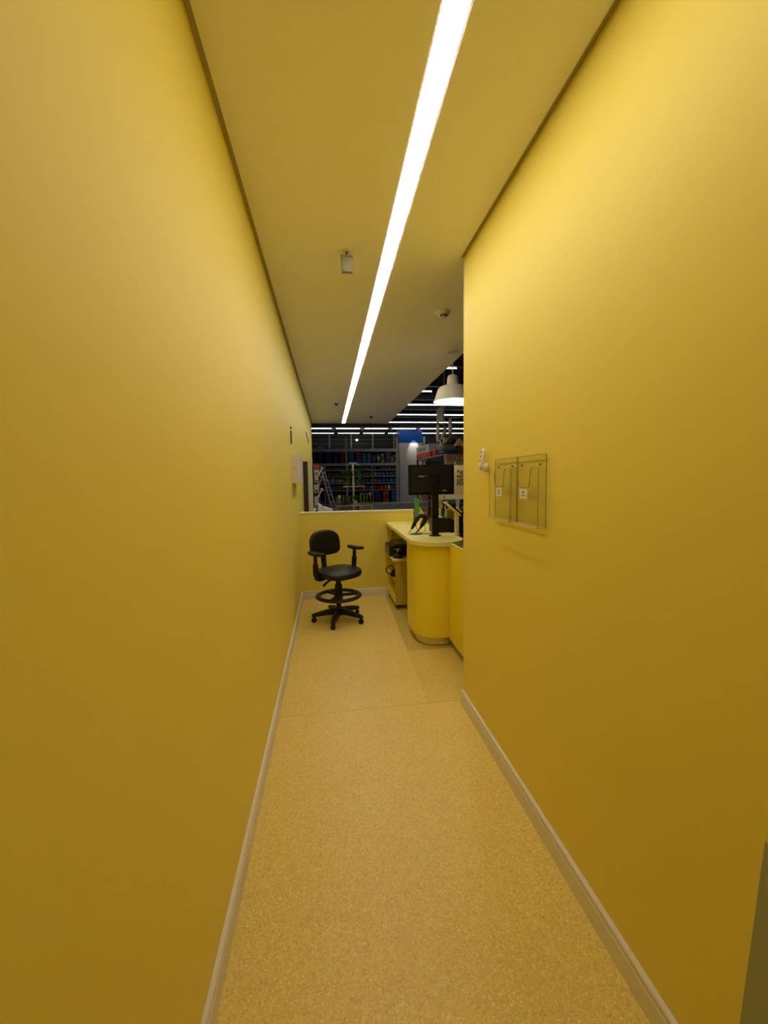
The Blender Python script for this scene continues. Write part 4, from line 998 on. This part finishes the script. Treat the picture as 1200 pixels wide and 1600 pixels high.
def bed(u0, u1, v0, v1, Y, rgb, inner, label, dep=0.12, z0=None):
    xc, hw_, zb_, zt_ = fpos(u0, u1, v0, v1, Y - dep)
    if z0 is not None: zb_ = z0
    o = empty('pet_bed', (xc, Y, zb_), label, 'pet bed')
    hh = zt_ - zb_
    mb = MB(); pad(mb, sup(hw_, dep, dep, 5, 5, 40), hh * 0.96, hh * 0.18, lambda x, y, l: Vector((x, y, hh * 0.48 + l))); mb.build('bolster', colmat(rgb), o, True)
    mb = MB(); pad(mb, sup(hw_ * 0.75, dep * 0.7, dep * 0.7, 3, 3, 28), hh * 0.2, hh * 0.08, lambda x, y, l: Vector((x, y, hh * 0.93 + l))); mb.build('cushion', colmat(inner), o, True)
    return o
bed(690, 717, 704.5, 709.2, 6.17, (0.010, 0.014, 0.12), (0.01, 0.015, 0.14), 'dark blue pet bed at the bottom of the bed stack', z0=zt0)
bed(689, 717.5, 693.5, 704.5, 6.17, (0.07, 0.095, 0.085), (0.05, 0.07, 0.06), 'grey green pet bed lying on the dark blue one')
xc, hw_, zb_, zt_ = fpos(694, 716, 680, 692.5, 6.17)
o = empty('pet_house', (xc, 6.17, zb_), 'dark brown tent shaped pet house on top of the stacked beds', 'pet house')
MB().prism([(-hw_, 0), (hw_, 0), (hw_ * 0.95, 0.02), (hw_ * 0.15, zt_ - zb_), (-hw_ * 0.1, (zt_ - zb_) * 0.97), (-hw_ * 0.95, 0.02)], 'y', -0.12, 0.12).build('roof', colmat((0.075, 0.045, 0.025)), o)
MB().box(-0.03, 0.03, -0.123, -0.1205, 0.0, 0.045).build('opening', M_black, o)
xc, hw_, zb_, zt_ = fpos(709, 724, 686, 697.5, 6.05)
o = empty('pet_tent', (xc, 6.05, zt0), 'pale beige pointed pet tent right of the stacked beds', 'pet tent')
q = zb_ - zt0; t_ = zt_ - zt0
MB().prism([(-hw_, q), (-hw_ * 0.2, t_), (hw_ * 0.1, t_), (hw_, q + 0.02), (hw_ * 0.6, q - 0.012), (0, q + 0.012)], 'y', -0.07, 0.07).build('cover', colmat((0.46, 0.34, 0.20)), o)
MB().box(-0.01, hw_ * 0.95, -0.065, 0.065, 0, q + 0.005).build('base_band', colmat((0.075, 0.035, 0.018)), o)
xc, hw_, zb_, zt_ = fpos(696, 727, 709.5, 721, 5.95)
o = empty('carton', (xc, 5.96, zb_), 'brown carton with white face print near the wall edge, under the pet beds', 'carton')
MB().box(-hw_, hw_, -0.05, 0.07, 0, zt_ - zb_ - 0.004, 0.004).build('carton_body', colmat((0.20, 0.105, 0.045)), o)
for dx in (0.02, 0.05, 0.075):
    MB().lathe([(0.012, 0), (0.012, 0.002)], n=16, M=Matrix.Translation((dx, -0.05, 0.055)) @ Matrix.Rotation(PI / 2, 4, 'X')).build('printed_spot', colmat((0.5, 0.45, 0.38) if dx != 0.05 else (0.02, 0.02, 0.02)), o)
xc, hw_, zb_, zt_ = fpos(697, 727, 721, 725.5, 5.95)
o = empty('tray', (xc, 5.96, zb_), 'grey green tray directly below the brown carton', 'tray')
MB().box(-hw_, hw_, -0.05, 0.07, 0, zt_ - zb_ - 0.001, 0.002).build('tray_body', colmat((0.16, 0.19, 0.14)), o)
MB().box(-hw_ * 0.2, -hw_ * 0.1, -0.052, -0.0505, 0.005, zt_ - zb_ - 0.006).build('printed_label', M_paper, o)
xc, hw_, zb_, zt_ = fpos(706, 716, 725.5, 735, 5.95)
o = empty('red_pack', (xc, 5.96, zb_), 'dark red pack just below the grey green tray', 'pack')
MB().box(-hw_, hw_, -0.05, 0.07, 0, zt_ - zb_ - 0.002, 0.003).build('pack_body', colmat((0.30, 0.03, 0.012)), o)
MB().box(-hw_ * 0.5, hw_ * 0.5, -0.052, -0.0505, 0.02, 0.05).build('printed_label', colmat((0.5, 0.2, 0.05)), o)
# goods on the lower boards
nm_cols = [('grey', (0.10, 0.09, 0.09)), ('brown', (0.07, 0.04, 0.025)), ('green', (0.08, 0.12, 0.08)), ('lilac', (0.15, 0.13, 0.17)), ('red', (0.22, 0.03, 0.015)), ('orange', (0.26, 0.08, 0.02)), ('cream', (0.24, 0.2, 0.14)), ('blue', (0.03, 0.05, 0.14)), ('pink', (0.25, 0.10, 0.12))]
for z, nmz, hmax, st in ((1.50, 'upper', 0.22, 0.27), (1.15, 'middle', 0.24, 0.27), (0.75, 'lower', 0.28, 0.33)):
    y = GY0 + 0.04; k = 0
    while y < GY1 - 0.2 and k < 12:
        wd = st * 0.82
        h_ = random.uniform(0.6, 1.0) * hmax
        nmc, rgb = nm_cols[(k * 4 + int(z * 10)) % len(nm_cols)]
        o = empty('goods_box', (GX + 0.20, y + wd / 2, z), '%s box on the %s gondola board, %s from the near end' % (nmc, nmz, ORD[k]), 'box', 'boxes on the gondola boards')
        MB().box(-0.10, 0.10, -wd / 2, wd / 2, 0, h_, 0.006).build('carton', colmat(rgb), o)
        MB().box(-0.102, -0.1005, -wd * 0.3, wd * 0.3, h_ * 0.25, h_ * 0.7).build('printed_label', colmat(tuple(min(1, c * 1.8 + 0.04) for c in rgb)), o)
        y += st; k += 1

# hanging oval boards and one square board
for u, v0, v1, Y, lb, sq in ((684, 663, 691, 7.2, 'long oval hanging board, the left and lower one', False), (703.5, 653, 683, 7.0, 'long oval hanging board, the right one', False)):
    x, z1_ = W(u, v0, Y); _, z0_ = W(u, v1, Y)
    o = empty('hanging_board', (x, Y, z0_), lb + ' above the gondola', 'hanging board')
    hh = (z1_ - z0_) / 2
    pts = [(0.17 * math.cos(a), hh + hh * math.sin(a)) for a in [2 * PI * k / 36 for k in range(36)]]
    MB().prism(pts, 'y', -0.012, 0.012).build('board', colmat((0.30, 0.27, 0.20)), o, M=Matrix.Rotation(math.radians(82), 4, 'Z'))
    MB().tube([(0, 0, 2 * hh), (0, 0, 5.3 - z0_)], 0.003, n=6).build('hanging_wire', M_dark, o)
    o.scale = (1, 1, 1)
x, z1_ = W(687.5, 637, 7.0); _, z0_ = W(687.5, 659, 7.0)
o = empty('hanging_board', (x, 7.0, z0_), 'grey rectangular hanging board under the pendant lamp', 'hanging board')
MB().box(-0.19, 0.19, -0.01, 0.01, 0, z1_ - z0_).build('board', colmat((0.22, 0.22, 0.22)), o, M=Matrix.Rotation(math.radians(91), 4, 'Z'))
MB().tube([(0, 0, z1_ - z0_), (0, 0, 5.3 - z0_)], 0.003, n=6).build('hanging_wire', M_dark, o)
x, z_ = W(694, 681, 9.0)
o = empty('security_camera', (x, 9.0, z_ - 0.06), 'small white security camera hanging between the oval boards', 'camera')
MB().lathe([(0.02, -0.04), (0.05, -0.02), (0.055, 0.03), (0.03, 0.06)], c=(0, 0, 0.10), n=16).build('head', M_white, o, True)
MB().tube([(0.03, 0, 0.08), (0.035, 0, 0.0), (0.02, 0, -0.05)], 0.015, n=8).tube([(0, 0, 0.15), (0, 0, 5.36 - z_)], 0.006, n=6).build('arm', M_whitebox, o, True)
